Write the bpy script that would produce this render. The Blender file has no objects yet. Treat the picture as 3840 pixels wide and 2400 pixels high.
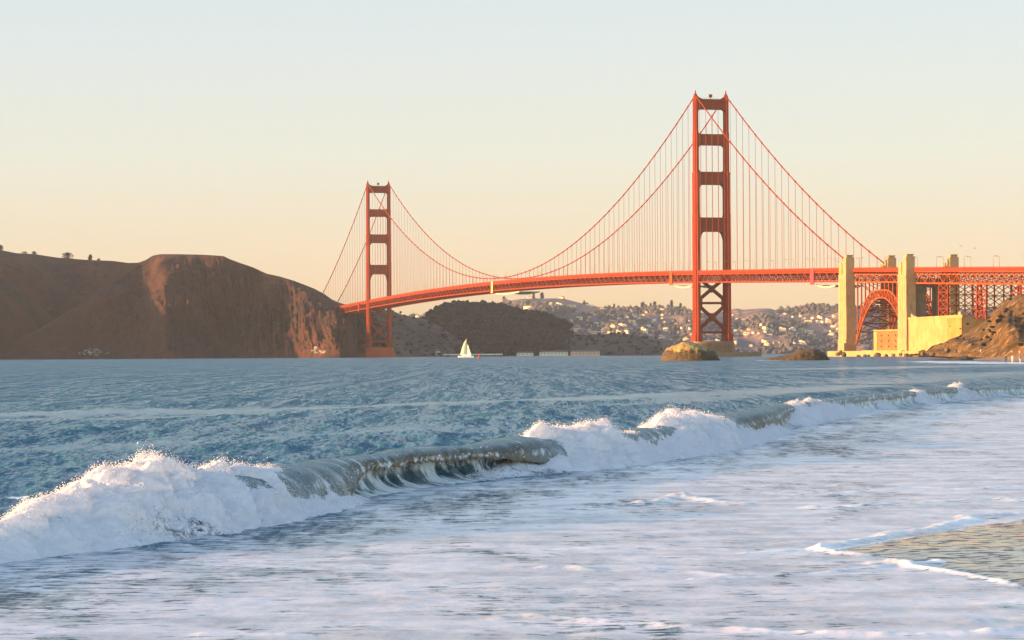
import bpy, bmesh, math, random
import numpy as np
from mathutils import Vector, Matrix

# ------------------------------------------------------------------ camera, sky, sun, exposure
sc = bpy.context.scene
COL = sc.collection
H0, F, ROLL, HY = 2.8, 10815.0, 0.0063, 1328.7        # eye height, focal length in photo pixels, roll, horizon row
CR, SR = math.cos(ROLL), math.sin(ROLL)
cam = bpy.data.objects.new('camera', bpy.data.cameras.new('camera'))
COL.objects.link(cam)
cam.data.sensor_width = 36.0
cam.data.lens = F / 3840 * 36
cam.data.shift_y = (HY - 1200) / 3840
cam.data.clip_start, cam.data.clip_end = 0.5, 40000
cam.matrix_world = Matrix.Translation((0, 0, H0)) @ Matrix.Rotation(math.pi / 2, 4, 'X') @ Matrix.Rotation(-ROLL, 4, 'Z')
sc.camera = cam

SUN_EL = math.radians(6.5)
SUN_AZ = math.atan2(-0.957, -0.290)                   # clockwise from +Y
SUN_DIR = Vector((math.sin(SUN_AZ) * math.cos(SUN_EL), math.cos(SUN_AZ) * math.cos(SUN_EL), math.sin(SUN_EL)))
world = bpy.data.worlds.new('World'); sc.world = world; world.use_nodes = True
wn, wl = world.node_tree.nodes, world.node_tree.links
bg = wn['Background']; bg.inputs[1].default_value = 0.125
sky = wn.new('ShaderNodeTexSky'); sky.sky_type = 'NISHITA'; sky.sun_disc = False
sky.sun_elevation = SUN_EL; sky.sun_rotation = SUN_AZ % (2 * math.pi)
sky.air_density, sky.dust_density, sky.ozone_density = 1.0, 0.5, 1.0
geo = wn.new('ShaderNodeNewGeometry'); sep = wn.new('ShaderNodeSeparateXYZ')
wl.new(geo.outputs['Incoming'], sep.inputs[0])
def wmath(op, a, b=None):
    n = wn.new('ShaderNodeMath'); n.operation = op
    for i, v in enumerate((a, b)):
        if v is None: continue
        if isinstance(v, (int, float)): n.inputs[i].default_value = v
        else: wl.new(v, n.inputs[i])
    return n.outputs[0]
elev = wmath('MULTIPLY', sep.outputs[2], -1.0)
ramp = wn.new('ShaderNodeValToRGB'); cr = ramp.color_ramp   # the low band of dusty evening air
wl.new(wmath('MULTIPLY', elev, 2.5), ramp.inputs[0])
stops = [(0.0, (1.72, 1.10, 0.64)), (0.04, (1.74, 1.24, 0.80)), (0.09, (1.74, 1.42, 1.09)), (0.17, (1.64, 1.63, 1.48)), (0.28, (1.52, 1.65, 1.72)), (0.60, (1.15, 1.50, 1.90))]
for i, (p, c) in enumerate(stops):
    e = cr.elements[i] if i < 2 else cr.elements.new(p)
    e.position = p; e.color = (*[x * .665 for x in c], 1)
fade = wn.new('ShaderNodeMapRange'); fade.inputs[1].default_value, fade.inputs[2].default_value = 0.13, 0.42
fade.inputs[3].default_value, fade.inputs[4].default_value = 0.92, 0.0
wl.new(elev, fade.inputs[0])
wmix = wn.new('ShaderNodeMix'); wmix.data_type = 'RGBA'
north = wn.new('ShaderNodeMapRange'); north.interpolation_type = 'SMOOTHSTEP'     # the band is faded out to the south to keep south-facing sides dark
north.inputs[1].default_value, north.inputs[2].default_value = -0.5, 0.6
wl.new(wmath('MULTIPLY', sep.outputs[1], -1.0), north.inputs[0])
wl.new(wmath('MULTIPLY', fade.outputs[0], north.outputs[0]), wmix.inputs[0]); wl.new(sky.outputs[0], wmix.inputs[6]); wl.new(ramp.outputs[0], wmix.inputs[7])
wl.new(wmix.outputs[2], bg.inputs[0])

sun = bpy.data.objects.new('sun', bpy.data.lights.new('sun', 'SUN')); COL.objects.link(sun)
sun.data.energy = 3.1; sun.data.angle = math.radians(0.5); sun.data.color = (1.0, 0.56, 0.22)
sun.rotation_euler = (-SUN_DIR).to_track_quat('-Z', 'Y').to_euler()
sc.view_settings.view_transform = 'Standard'; sc.view_settings.look = 'None'
sc.view_settings.exposure = 2.38; sc.view_settings.gamma = 1.0
sc.cycles.max_bounces = 6; sc.cycles.transparent_max_bounces = 12; sc.cycles.volume_bounces = 0
sc.cycles.use_denoising = True

rng = np.random.default_rng(7); random.seed(7)

# ------------------------------------------------------------------ helpers: photo pixel <-> place
def ray(px, py):
    a, b = px - 1920.0, HY - py
    return (a * CR + b * SR) / F, (b * CR - a * SR) / F        # X/Y, (Z-H0)/Y
def at(px, py, Y):
    u, v = ray(px, py); return np.array((u * Y, Y, H0 + v * Y))
def ground(px, py, z=0.0):
    u, v = ray(px, py); Y = (z - H0) / v; return np.array((u * Y, Y, z))
def proj(X, Y, Z):
    u, v = F * X / Y, F * (Z - H0) / Y
    return 1920 + u * CR - v * SR, HY - (v * CR + u * SR)
D = 3840 / 2420.0

# ------------------------------------------------------------------ helpers: noise
_perm = np.random.default_rng(3).permutation(256); _perm = np.concatenate([_perm, _perm, _perm])
_ga = np.random.default_rng(4).uniform(0, 2 * np.pi, 256); _g2 = np.stack([np.cos(_ga), np.sin(_ga)], 1)
_g3 = np.random.default_rng(5).normal(size=(256, 3)); _g3 /= np.linalg.norm(_g3, axis=1)[:, None]
def noise2(x, y):
    xi, yi = np.floor(x).astype(int), np.floor(y).astype(int); xf, yf = x - xi, y - yi
    u, v = xf * xf * xf * (xf * (xf * 6 - 15) + 10), yf * yf * yf * (yf * (yf * 6 - 15) + 10)
    def g(i, j):
        h = _perm[(_perm[(xi + i) & 255] + yi + j) & 255]; gr = _g2[h]
        return gr[..., 0] * (xf - i) + gr[..., 1] * (yf - j)
    a = g(0, 0) * (1 - u) + g(1, 0) * u; b = g(0, 1) * (1 - u) + g(1, 1) * u
    return (a * (1 - v) + b * v) * 1.5
def fbm2(x, y, o=4, gain=0.5, ridged=False):
    s = 0; a = 1.0; t = 0
    for k in range(o):
        n = noise2(x * 2 ** k + 17.3 * k, y * 2 ** k - 9.1 * k)
        s = s + a * ((1 - 2 * np.abs(n)) if ridged else n); t += a; a *= gain
    return s / t
def noise3(x, y, z):
    xi, yi, zi = (np.floor(c).astype(int) for c in (x, y, z)); xf, yf, zf = x - xi, y - yi, z - zi
    f = lambda t: t * t * t * (t * (t * 6 - 15) + 10)
    u, v, w = f(xf), f(yf), f(zf)
    def g(i, j, k):
        gr = _g3[_perm[(_perm[(_perm[(xi + i) & 255] + yi + j) & 255] + zi + k) & 255]]
        return gr[..., 0] * (xf - i) + gr[..., 1] * (yf - j) + gr[..., 2] * (zf - k)
    l = lambda a, b, t: a + (b - a) * t
    return l(l(l(g(0,0,0), g(1,0,0), u), l(g(0,1,0), g(1,1,0), u), v), l(l(g(0,0,1), g(1,0,1), u), l(g(0,1,1), g(1,1,1), u), v), w) * 1.5
def fbm3(p, scale, o=4, gain=0.5):
    s = 0; a = 1.0; t = 0
    for k in range(o):
        q = p * scale * 2 ** k + 11.7 * k
        s = s + a * noise3(q[..., 0], q[..., 1], q[..., 2]); t += a; a *= gain
    return s / t
def sstep(a, b, x):
    t = np.clip((x - a) / (b - a), 0, 1); return t * t * (3 - 2 * t)
def smooth1(a, n):
    k = np.hanning(2 * n + 3)[1:-1]; k /= k.sum()
    return np.convolve(np.pad(a, n, mode='edge'), k, mode='valid')

# ------------------------------------------------------------------ helpers: meshes and objects
def mesh_np(name, V, Fs, mats, smooth=True, attrs=None, mi=None):
    V = np.ascontiguousarray(V, dtype=np.float32); Fs = np.ascontiguousarray(Fs, dtype=np.int32)
    k = Fs.shape[1]; me = bpy.data.meshes.new(name)
    me.vertices.add(len(V)); me.vertices.foreach_set('co', V.ravel())
    me.loops.add(Fs.size); me.loops.foreach_set('vertex_index', Fs.ravel())
    me.polygons.add(len(Fs)); me.polygons.foreach_set('loop_start', np.arange(0, Fs.size, k, dtype=np.int32))
    me.polygons.foreach_set('loop_total', np.full(len(Fs), k, dtype=np.int32))
    me.polygons.foreach_set('use_smooth', np.full(len(Fs), smooth))
    if mi is not None: me.polygons.foreach_set('material_index', np.ascontiguousarray(mi, dtype=np.int32))
    for n, a in (attrs or {}).items():
        at_ = me.attributes.new(n, 'FLOAT', 'POINT'); at_.data.foreach_set('value', np.ascontiguousarray(a, dtype=np.float32).ravel())
    for m in (mats if isinstance(mats, (list, tuple)) else [mats]): me.materials.append(m)
    me.update(); me.validate()
    return me
def grid_faces(nr, nc):
    i = np.arange(nr * nc).reshape(nr, nc)
    return np.stack([i[:-1, :-1], i[:-1, 1:], i[1:, 1:], i[1:, :-1]], -1).reshape(-1, 4)
def link(name, me, parent=None, loc=None):
    o = bpy.data.objects.new(name, me); COL.objects.link(o)
    if loc is not None: o.location = loc
    if parent is not None:
        o.parent = parent
        if loc is None: o.matrix_parent_inverse = Matrix.Translation(WORLDLOC(parent)).inverted()
    return o
def WORLDLOC(o):
    v = Vector(o.location); p = o.parent
    while p is not None and o.matrix_parent_inverse == Matrix.Identity(4):
        v += p.location; o = p; p = p.parent
    return v
def tag(o, label=None, cat=None, group=None, kind=None):
    if label: o['label'] = label
    if cat: o['category'] = cat
    if group: o['group'] = group
    if kind: o['kind'] = kind
    return o
def thing(name, loc, label, cat, group=None):
    o = bpy.data.objects.new(name, None); COL.objects.link(o); o.location = loc; o.empty_display_size = 0.1
    return tag(o, label, cat, group)
class MB:
    """collects prisms, bars and boxes that become ONE mesh"""
    def __init__(s): s.v = []; s.f = []; s.m = []; s.cur = 0
    def add(s, V, Fs):
        b = len(s.v); s.v += [tuple(map(float, p)) for p in V]; s.f += [tuple(i + b for i in f) for f in Fs]; s.m += [s.cur] * len(Fs)
    def hexa(s, V):  # 8 corners, 0-3 bottom ring, 4-7 top ring
        s.add(V, [(3, 2, 1, 0), (4, 5, 6, 7), (0, 1, 5, 4), (1, 2, 6, 5), (2, 3, 7, 6), (3, 0, 4, 7)])
    def box(s, c, ax, half):
        c = np.array(c, float); ax = [np.array(a, float) for a in ax]
        q = [(-1, -1), (1, -1), (1, 1), (-1, 1)]
        s.hexa([c + ax[0] * half[0] * i + ax[1] * half[1] * j + ax[2] * half[2] * k for k in (-1, 1) for i, j in q])
    def bar(s, p, q, w, h, up=(0, 0, 1)):
        p, q, up = np.array(p, float), np.array(q, float), np.array(up, float)
        d = q - p; L = np.linalg.norm(d); d /= L
        if abs(d @ up) > 0.97: up = np.array((1.0, 0.2, 0)) if abs(d[0]) < .9 else np.array((0, 1.0, 0))
        x = np.cross(up, d); x /= np.linalg.norm(x); y = np.cross(d, x)
        s.box((p + q) / 2, (x, y, d), (w / 2, h / 2, L / 2))
    def prism(s, ring0, ring1):
        n = len(ring0); V = list(ring0) + list(ring1)
        s.add(V, [tuple(range(n))[::-1], tuple(range(n, 2 * n))] + [(i, (i + 1) % n, n + (i + 1) % n, n + i) for i in range(n)])
    def tube(s, pts, r, n=6):
        pts = np.array(pts, float); m = len(pts); r = np.broadcast_to(r, (m,))
        d = np.gradient(pts, axis=0); d /= np.linalg.norm(d, axis=1)[:, None]
        up = np.array((0, 0, 1.0)) if abs(d[:, 2]).mean() < .9 else np.array((1.0, 0, 0))
        x = np.cross(up, d); x /= np.linalg.norm(x, axis=1)[:, None]; y = np.cross(d, x)
        a = np.arange(n) * 2 * np.pi / n
        V = pts[:, None] + r[:, None, None] * (x[:, None] * np.cos(a)[None, :, None] + y[:, None] * np.sin(a)[None, :, None])
        Fs = [(i * n + j, i * n + (j + 1) % n, (i + 1) * n + (j + 1) % n, (i + 1) * n + j) for i in range(m - 1) for j in range(n)]
        Fs += [tuple(range(n))[::-1], tuple(range((m - 1) * n, m * n))]
        s.add(V.reshape(-1, 3), Fs)
    def mesh(s, name, mats, smooth=False, origin=(0, 0, 0)):
        me = bpy.data.meshes.new(name); o = origin
        me.from_pydata([(x - o[0], y - o[1], z - o[2]) for x, y, z in s.v], [], s.f)
        for m in (mats if isinstance(mats, (list, tuple)) else [mats]): me.materials.append(m)
        me.polygons.foreach_set('material_index', s.m); me.polygons.foreach_set('use_smooth', [smooth] * len(s.f))
        bm = bmesh.new(); bm.from_mesh(me); bmesh.ops.recalc_face_normals(bm, faces=bm.faces); bm.to_mesh(me); bm.free()
        me.update(); return me
    def build(s, name, mats, parent=None, smooth=False):
        return link(name, s.mesh(name, mats, smooth), parent)

# ------------------------------------------------------------------ helpers: materials
class NT:
    def __init__(s, name):
        s.mat = bpy.data.materials.new(name); s.mat.use_nodes = True
        s.n, s.l = s.mat.node_tree.nodes, s.mat.node_tree.links
        s.b = s.n['Principled BSDF']; s.out = s.n['Material Output']
        s.tc = s.n.new('ShaderNodeTexCoord')
    def put(s, sock, v):
        if isinstance(v, (int, float)): sock.default_value = v
        elif isinstance(v, tuple): sock.default_value = v if len(v) == 4 or sock.type == 'VECTOR' else (*v, 1)
        else: s.l.new(v, sock)
    def noise(s, scale, detail=4, rough=0.55, vec=None, sx=None, dist=0.0):
        n = s.n.new('ShaderNodeTexNoise'); n.inputs['Scale'].default_value = scale; n.inputs['Detail'].default_value = detail
        n.inputs['Roughness'].default_value = rough; n.inputs['Distortion'].default_value = dist
        v = vec or s.tc.outputs['Object']
        if sx:
            m = s.n.new('ShaderNodeMapping'); m.inputs['Scale'].default_value = sx; s.l.new(v, m.inputs[0]); v = m.outputs[0]
        s.l.new(v, n.inputs['Vector']); return n.outputs['Fac']
    def ramp(s, fac, stops):
        r = s.n.new('ShaderNodeValToRGB')
        for i, (p, c) in enumerate(stops):
            e = r.color_ramp.elements[i] if i < 2 else r.color_ramp.elements.new(p)
            e.position = p; e.color = (*c, 1) if isinstance(c, tuple) else (c, c, c, 1)
        s.l.new(fac, r.inputs[0]); return r.outputs[0]
    def mix(s, fac, a, b):
        m = s.n.new('ShaderNodeMix'); m.data_type = 'RGBA'
        s.put(m.inputs[0], fac); s.put(m.inputs[6], a); s.put(m.inputs[7], b); return m.outputs[2]
    def math(s, op, a, b=0.0, clamp=False):
        m = s.n.new('ShaderNodeMath'); m.operation = op; m.use_clamp = clamp
        s.put(m.inputs[0], a); s.put(m.inputs[1], b); return m.outputs[0]
    def maprange(s, v, a, b, c=0.0, d=1.0):
        m = s.n.new('ShaderNodeMapRange'); m.interpolation_type = 'SMOOTHSTEP'
        s.put(m.inputs[0], v)
        for i, x in enumerate((a, b, c, d)): s.put(m.inputs[i + 1], x)
        return m.outputs[0]
    def attr(s, name):
        a = s.n.new('ShaderNodeAttribute'); a.attribute_name = name; return a.outputs['Fac']
    def comb(s, x, y, z=0.0):
        c = s.n.new('ShaderNodeCombineXYZ')
        for i, v in enumerate((x, y, z)): s.put(c.inputs[i], v)
        return c.outputs[0]
    def bump(s, h, strength=0.5, dist=0.1, normal=None):
        b = s.n.new('ShaderNodeBump'); b.inputs['Strength'].default_value = strength; s.put(b.inputs['Distance'], dist)
        s.l.new(h, b.inputs['Height'])
        if normal is not None: s.l.new(normal, b.inputs['Normal'])
        return b.outputs[0]
    def set(s, **k):
        for n, v in k.items(): s.put(s.b.inputs[n.replace('_', ' ')], v)
        return s
def simple(name, c, c2=None, scale=1.0, rough=0.7, bump=0.0, bd=0.05, spec=0.3):
    t = NT(name)
    f = t.noise(scale, 5, 0.6)
    t.set(Base_Color=t.mix(t.maprange(f, .3, .7), c, c2 or tuple(x * .665 for x in c)), Roughness=rough, Specular_IOR_Level=spec)
    if bump: t.set(Normal=t.bump(t.noise(scale * 3, 5, .65), bump, bd))
    return t.mat

M = {}
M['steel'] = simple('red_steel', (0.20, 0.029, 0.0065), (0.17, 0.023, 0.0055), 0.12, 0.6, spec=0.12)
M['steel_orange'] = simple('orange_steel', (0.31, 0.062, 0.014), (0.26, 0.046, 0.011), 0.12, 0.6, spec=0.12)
M['rope'] = simple('rope_steel', (0.30, 0.055, 0.025), (0.25, 0.045, 0.02), 0.3, 0.6)
M['panel_cream'] = simple('cream_panel', (0.62, 0.36, 0.15), (0.5, 0.28, 0.1), 0.4, 0.6)
M['panel_red'] = simple('red_panel', (0.62, 0.04, 0.05), (0.5, 0.03, 0.04), 0.4, 0.6)
M['asphalt'] = simple('asphalt', (0.05, 0.05, 0.05), (0.06, 0.055, 0.05), 1, 0.9)
M['platform'] = simple('pale_canvas', (0.42, 0.36, 0.28), (0.36, 0.30, 0.24), 0.3, 0.8)
t = NT('pale_concrete'); f1 = t.noise(0.25, 5, .6); f2 = t.noise(0.9, 4, .6, sx=(1, 1, .12))
t.set(Base_Color=t.mix(t.maprange(f2, .5, .75), t.mix(t.maprange(f1, .3, .7), (0.35, 0.222, 0.105), (0.30, 0.18, 0.082)), (0.23, 0.13, 0.06)), Roughness=0.85)
t.set(Normal=t.bump(f2, .3, .2)); M['concrete'] = t.mat
t = NT('stained_wall_concrete'); f1 = t.noise(0.12, 6, .65); f2 = t.noise(0.5, 4, .6, sx=(1, 1, .1))
t.set(Base_Color=t.mix(t.maprange(f2, .52, .75), t.mix(t.maprange(f1, .38, .6), (0.37, 0.232, 0.095), (0.32, 0.185, 0.062)), (0.27, 0.14, 0.04)), Roughness=0.9)
M['wall_concrete'] = t.mat
t = NT('fort_brick'); br = t.n.new('ShaderNodeTexBrick'); br.inputs['Scale'].default_value = 1.0
br.inputs['Brick Width'].default_value, br.inputs['Row Height'].default_value, br.inputs['Mortar Size'].default_value = 1.2, 0.4, 0.02
br.inputs['Color1'].default_value, br.inputs['Color2'].default_value, br.inputs['Mortar'].default_value = (0.32, 0.085, 0.02, 1), (0.27, 0.065, 0.016, 1), (0.28, 0.13, 0.05, 1)
t.l.new(t.tc.outputs['Object'], br.inputs['Vector'])
t.set(Base_Color=t.mix(t.maprange(t.noise(.2, 5), .4, .7), br.outputs[0], (0.32, 0.12, 0.035)), Roughness=.9); M['brick'] = t.mat
M['dark_hole'] = simple('dark_opening', (0.03, 0.02, 0.015), None, 1, .9)
M['pier'] = simple('pier_concrete', (0.20, 0.13, 0.085), (0.15, 0.095, 0.06), 0.3, 0.9, 0.3, .2)
M['white'] = simple('white_paint', (0.78, 0.76, 0.70), (0.7, 0.68, 0.62), 0.5, 0.6)
M['lamp'] = simple('lamp_steel', (0.30, 0.10, 0.06), (0.26, 0.09, 0.05), 1, .6)

# ================================================================== BRIDGE LAYOUT
T1 = np.array((171.0, 2464.0)); T2 = np.array((-170.3, 3698.0))
SPAN = float(np.linalg.norm(T2 - T1)); N = (T2 - T1) / SPAN; W = np.array((-N[1], N[0]))   # N northward, W westward
N3, W3, Z3 = np.array((*N, 0)), np.array((*W, 0)), np.array((0, 0, 1.0))
SIDE = 343.0
def B(a, off, z): p = T1 + N * a + W * off; return np.array((p[0], p[1], z))
def deckz(a):
    if a < -345: return 73.5 - .0235 * 345 - .029 * (-345 - a)
    if a < 0: return 73.5 + .0235 * a
    if a > SPAN: return 73.5 - .0235 * (a - SPAN)
    return 73.5 + 8.0 * (1 - ((a - SPAN / 2) / (SPAN / 2)) ** 2)
def locate(px, off, z=40.0):      # where along the bridge the line (off, z) crosses a photo column
    lo, hi = -900.0, 2000.0
    for _ in range(60):
        m = (lo + hi) / 2; p = B(m, off, z)
        if proj(*p)[0] > px: lo = m
        else: hi = m
    return (lo + hi) / 2
CO = 13.7
# ------------------------------------------------------------------ suspension bridge
bridge = thing('suspension_bridge', B(0, 0, 0), 'long red steel suspension bridge with two tall towers spanning the strait', 'bridge')
def part_empty(name, loc, parent, label=None):
    o = bpy.data.objects.new(name, None); COL.objects.link(o); o.empty_display_size = .1
    o.parent = parent; o.matrix_parent_inverse = Matrix.Translation(WORLDLOC(parent)).inverted(); o.location = loc
    if label: o['label'] = label
    return o
def cross_ring(a0, off0, z, dp, w, notch_a, notch_o):      # stepped cross-shaped plan of a tower leg
    A, O, na, no = dp / 2, w / 2, notch_a, notch_o
    pts = [(A, O - no), (A, -O + no), (A - na, -O + no), (A - na, -O), (-A + na, -O), (-A + na, -O + no), (-A, -O + no), (-A, O - no),
           (-A + na, O - no), (-A + na, O), (A - na, O), (A - na, O - no)]
    return [B(a0 + p, off0 + q, z) for p, q in pts]
LEG = [(12.8, 18.2, 18.5, 6.4), (18.2, 19.4, 17.2, 5.6), (19.4, 64, 15.0, 3.9), (64, 119.5, 14.4, 3.7), (119.5, 120.6, 14.9, 4.1), (120.6, 155.5, 13.6, 3.5),
       (155.5, 156.8, 14.2, 4.0), (156.8, 191, 11.0, 3.2), (191, 220.5, 9.2, 3.0), (220.5, 222.3, 6.0, 3.0), (222.3, 223.6, 3.4, 2.4)]
def make_tower(a0):
    tw = part_empty('tower', B(a0, 0, 12.8), bridge)
    for s in (1, -1):
        m = MB()
        for z0, z1, dp, w in LEG:
            m.prism(cross_ring(a0, s * CO, z0, dp, w, dp * .17, w * .2), cross_ring(a0, s * CO, z1, dp * .985, w, dp * .17, w * .2))
            if z1 - z0 > 20:                                # raised flutes down the outer and end faces
                for k in (-.22, 0, .22):
                    for e in (1, -1): m.bar(B(a0 + k * dp, s * CO + e * (w / 2 + .12), z0), B(a0 + k * dp, s * CO + e * (w / 2 + .12), z1), .3, dp * .07, up=N3)
        leg = m.build('leg', M['steel'], tw)
        f = MB(); f.tube([B(a0, s * CO, z) for z in (223.4, 224.2, 224.8, 226.2, 227.2)], [1.1, 1.0, .55, .5, .2], 8)
        f.build('finial', M['steel'], leg)
    hw = CO - 1.2
    def strut(z0, z1, thick, rt, rb, hb, concave=False):    # portal strut with rounded haunches; rb/hb the haunch under it
        inner = CO - 1.6
        o = []
        n = 6
        if concave:
            for k in range(n + 1): t = k / n; o.append((-inner + 5.5 * t, z1 + 2.2 * (1 - t) ** 2))
            for k in range(n + 1): t = 1 - k / n; o.append((inner - 5.5 * t, z1 + 2.2 * (1 - t) ** 2))
        else:
            for k in range(n + 1): q = k / n * math.pi / 2; o.append((-inner + rt * (1 - math.cos(q)), z1 + rt * (1 - math.sin(q))))
            for k in range(n, -1, -1): q = k / n * math.pi / 2; o.append((inner - rt * (1 - math.cos(q)), z1 + rt * (1 - math.sin(q))))
        for k in range(n + 1): q = k / n * math.pi / 2; o.append((inner - rb * (1 - math.cos(q)), z0 - hb * (1 - math.sin(q))))
        for k in range(n, -1, -1): q = k / n * math.pi / 2; o.append((-inner + rb * (1 - math.cos(q)), z0 - hb * (1 - math.sin(q))))
        m = MB()
        m.prism([B(a0 - thick / 2, x, z) for x, z in o], [B(a0 + thick / 2, x, z) for x, z in o])
        for k in np.linspace(-8, 8, 5):                     # shallow vertical pleats
            for e in (1, -1): m.bar(B(a0 + e * (thick / 2 + .15), k, z0 + .4), B(a0 + e * (thick / 2 + .15), k, z1 - .4), 1.4, .3, up=N3)
        m.build('portal_strut', M['steel'], tw)
    strut(210.8, 219.6, 5.0, 0, 2.6, 2.6, True)
    strut(180.2, 189.7, 6.0, 2.2, 3.2, 3.4)
    strut(146.5, 157.5, 7.0, 2.6, 3.6, 7.0)
    strut(106.4, 118.5, 8.0, 1.6, 4.6, 15.0)
    m = MB()
    m.box(B(a0, 0, 222.6), (N3, W3, Z3), (.8, 1.3, 1.2)); m.bar(B(a0, 0, 219.6), B(a0, 0, 221.6), .5, .5)
    for k in np.linspace(-7.5, 7.5, 9): m.bar(B(a0, k, 219.6), B(a0, k, 220.9), .12, .12)
    m.bar(B(a0, -7.5, 220.8), B(a0, 7.5, 220.8), .12, .12)
    m.build('beacon_box', M['steel'], tw)
    for zt, zb in ((67.5, 47.6), (43.8, 22.6)):             # the crossed braces under the deck
        m = MB(); th = 3.4
        zc = (zt + zb) / 2
        m.bar(B(a0, -hw, zt), B(a0, hw, zb), 2.5, th, up=N3) ; m.bar(B(a0 + .05, hw, zt), B(a0 + .05, -hw, zb), 2.5, th - .1, up=N3)
        m.prism([B(a0 - th / 2 - .1, x, zc + z) for x, z in ((-2.6, 0), (0, -3.2), (2.6, 0), (0, 3.2))], [B(a0 + th / 2 + .1, x, zc + z) for x, z in ((-2.6, 0), (0, -3.2), (2.6, 0), (0, 3.2))])
        for e in (1, -1):
            for zz in (zt, zb):
                m.prism([B(a0 - th / 2 - .05, e * (CO - 1.5), zz - 4), B(a0 - th / 2 - .05, e * (CO - 1.5), zz + 4), B(a0 - th / 2 - .05, e * (CO - 5), zz)],
                        [B(a0 + th / 2 + .05, e * (CO - 1.5), zz - 4), B(a0 + th / 2 + .05, e * (CO - 1.5), zz + 4), B(a0 + th / 2 + .05, e * (CO - 5), zz)])
        m.build('cross_brace', M['steel'], tw)
        m = MB(); m.bar(B(a0, -hw, zb - 2.1), B(a0, hw, zb - 2.1), 3.3, 2.0, up=Z3); m.build('horizontal_strut', M['steel'], tw)
    return tw
make_tower(0); make_tower(SPAN)

# cables
ZT, ZM = 223.2, 84.2
def cablez(a):
    if 0 <= a <= SPAN: t = (a - SPAN / 2) / (SPAN / 2); return ZM + (ZT - ZM) * t * t
    d = -a if a < 0 else a - SPAN
    z1 = deckz(-SIDE) + 3.5 if a < 0 else deckz(SPAN + SIDE) + 3.0
    t = d / SIDE; return ZT + (z1 - ZT) * t - 4 * 10.0 * t * (1 - t)
for s in (1, -1):
    bands = np.array([a for a in np.arange(-SIDE + 12, SPAN + SIDE - 10, 15.24) if abs(a) > 6 and abs(a - SPAN) > 6])
    aa = np.concatenate([np.linspace(-SIDE, 0, 25), np.linspace(0, SPAN, 81), np.linspace(SPAN, SPAN + SIDE, 25)] + [bands + d_ for d_ in (-.6, -.5, .5, .6)])
    aa = np.unique(np.round(aa, 3)); rr_ = np.where(np.abs(aa[:, None] - bands[None]).min(1) < .55, .78, .50)
    m = MB(); m.tube([B(a, s * CO, cablez(a)) for a in aa], rr_, 8)
    m.build('main_cable', M['steel'], bridge, True)
# suspender ropes: the hundred that show largest one by one, the rest as one
ropes = [(a, s) for a in np.arange(-SIDE + 12, SPAN + SIDE - 10, 15.24) if abs(a) > 6 and abs(a - SPAN) > 6 for s in (1, -1) if cablez(a) - deckz(a) > 1.5]
ropes.sort(key=lambda r: -(cablez(r[0]) - deckz(r[0])) / (T1[1] + r[0] * N[1]))
rest = MB()
for k, (a, s) in enumerate(ropes):
    m = rest if k >= 98 else MB()
    for e in (-.28, .28): m.bar(B(a + e, s * CO, deckz(a) - 3.5), B(a + e, s * CO, cablez(a)), .13, .13, up=N3)
    if k < 98: m.build('suspender', M['rope'], bridge)
tag(rest.build('far_suspenders', M['rope'], bridge), kind='stuff')

# deck and stiffening truss
PAN = 7.62
def truss_run(a0, a1, top, bot, off, m, mv=None, chord=(1.0, 1.2), diag=.62, vert=.34):
    n = max(1, int(round((a1 - a0) / PAN))); xs = np.linspace(a0, a1, n + 1)
    for i in range(n):
        p, q = xs[i], xs[i + 1]
        m.bar(B(p, off, deckz(p) - top), B(q, off, deckz(q) - top), *chord); m.bar(B(p, off, deckz(p) - bot), B(q, off, deckz(q) - bot), *chord)
        u, v = (top, bot) if i % 2 else (bot, top)
        m.bar(B(p, off, deckz(p) - u), B(q, off, deckz(q) - v), diag, diag * .98, up=W3)
        m.bar(B(q, off, deckz(q) - top), B(q, off, deckz(q) - bot), vert, vert, up=N3)
    return xs
deck_a0, deck_a1 = -SIDE + 6, SPAN + SIDE
for s in (1, -1):
    m = MB(); truss_run(deck_a0, deck_a1, 3.4, 10.2, s * (CO - .1), m); m.build('stiffening_truss', M['steel'], bridge)
m = MB(); xs = np.linspace(deck_a0, deck_a1, int((deck_a1 - deck_a0) / PAN) + 1)
for i in range(len(xs) - 1):
    p, q = xs[i], xs[i + 1]
    m.hexa([B(p, -14.6, deckz(p) - 2.6), B(q, -14.6, deckz(q) - 2.6), B(q, 14.6, deckz(q) - 2.6), B(p, 14.6, deckz(p) - 2.6),
            B(p, -14.6, deckz(p) - 1.5), B(q, -14.6, deckz(q) - 1.5), B(q, 14.6, deckz(q) - 1.5), B(p, 14.6, deckz(p) - 1.5)])
m.build('roadway', M['steel'], bridge)
m = MB()
for i in range(len(xs)):
    p = xs[i]
    m.bar(B(p, -13.2, deckz(p) - 3.9), B(p, 13.2, deckz(p) - 3.9), .5, 2.2)
    m.bar(B(p, -13.2, deckz(p) - 10.2), B(p, 13.2, deckz(p) - 10.2), .5, .7)
    if i < len(xs) - 1:
        q = xs[i + 1]; e = 1 if i % 2 else -1
        m.bar(B(p, -13.2 * e, deckz(p) - 10.3), B(q, 13.2 * e, deckz(q) - 10.3), .5, .5)
        m.bar(B(p, -13.2 * e, deckz(p) - 4.8), B(p, 0, deckz(p) - 10), .4, .4); m.bar(B(p, 13.2 * e, deckz(p) - 4.8), B(p, 0, deckz(p) - 10), .4, .4)
m.build('floor_beams', M['steel'], bridge)
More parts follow.
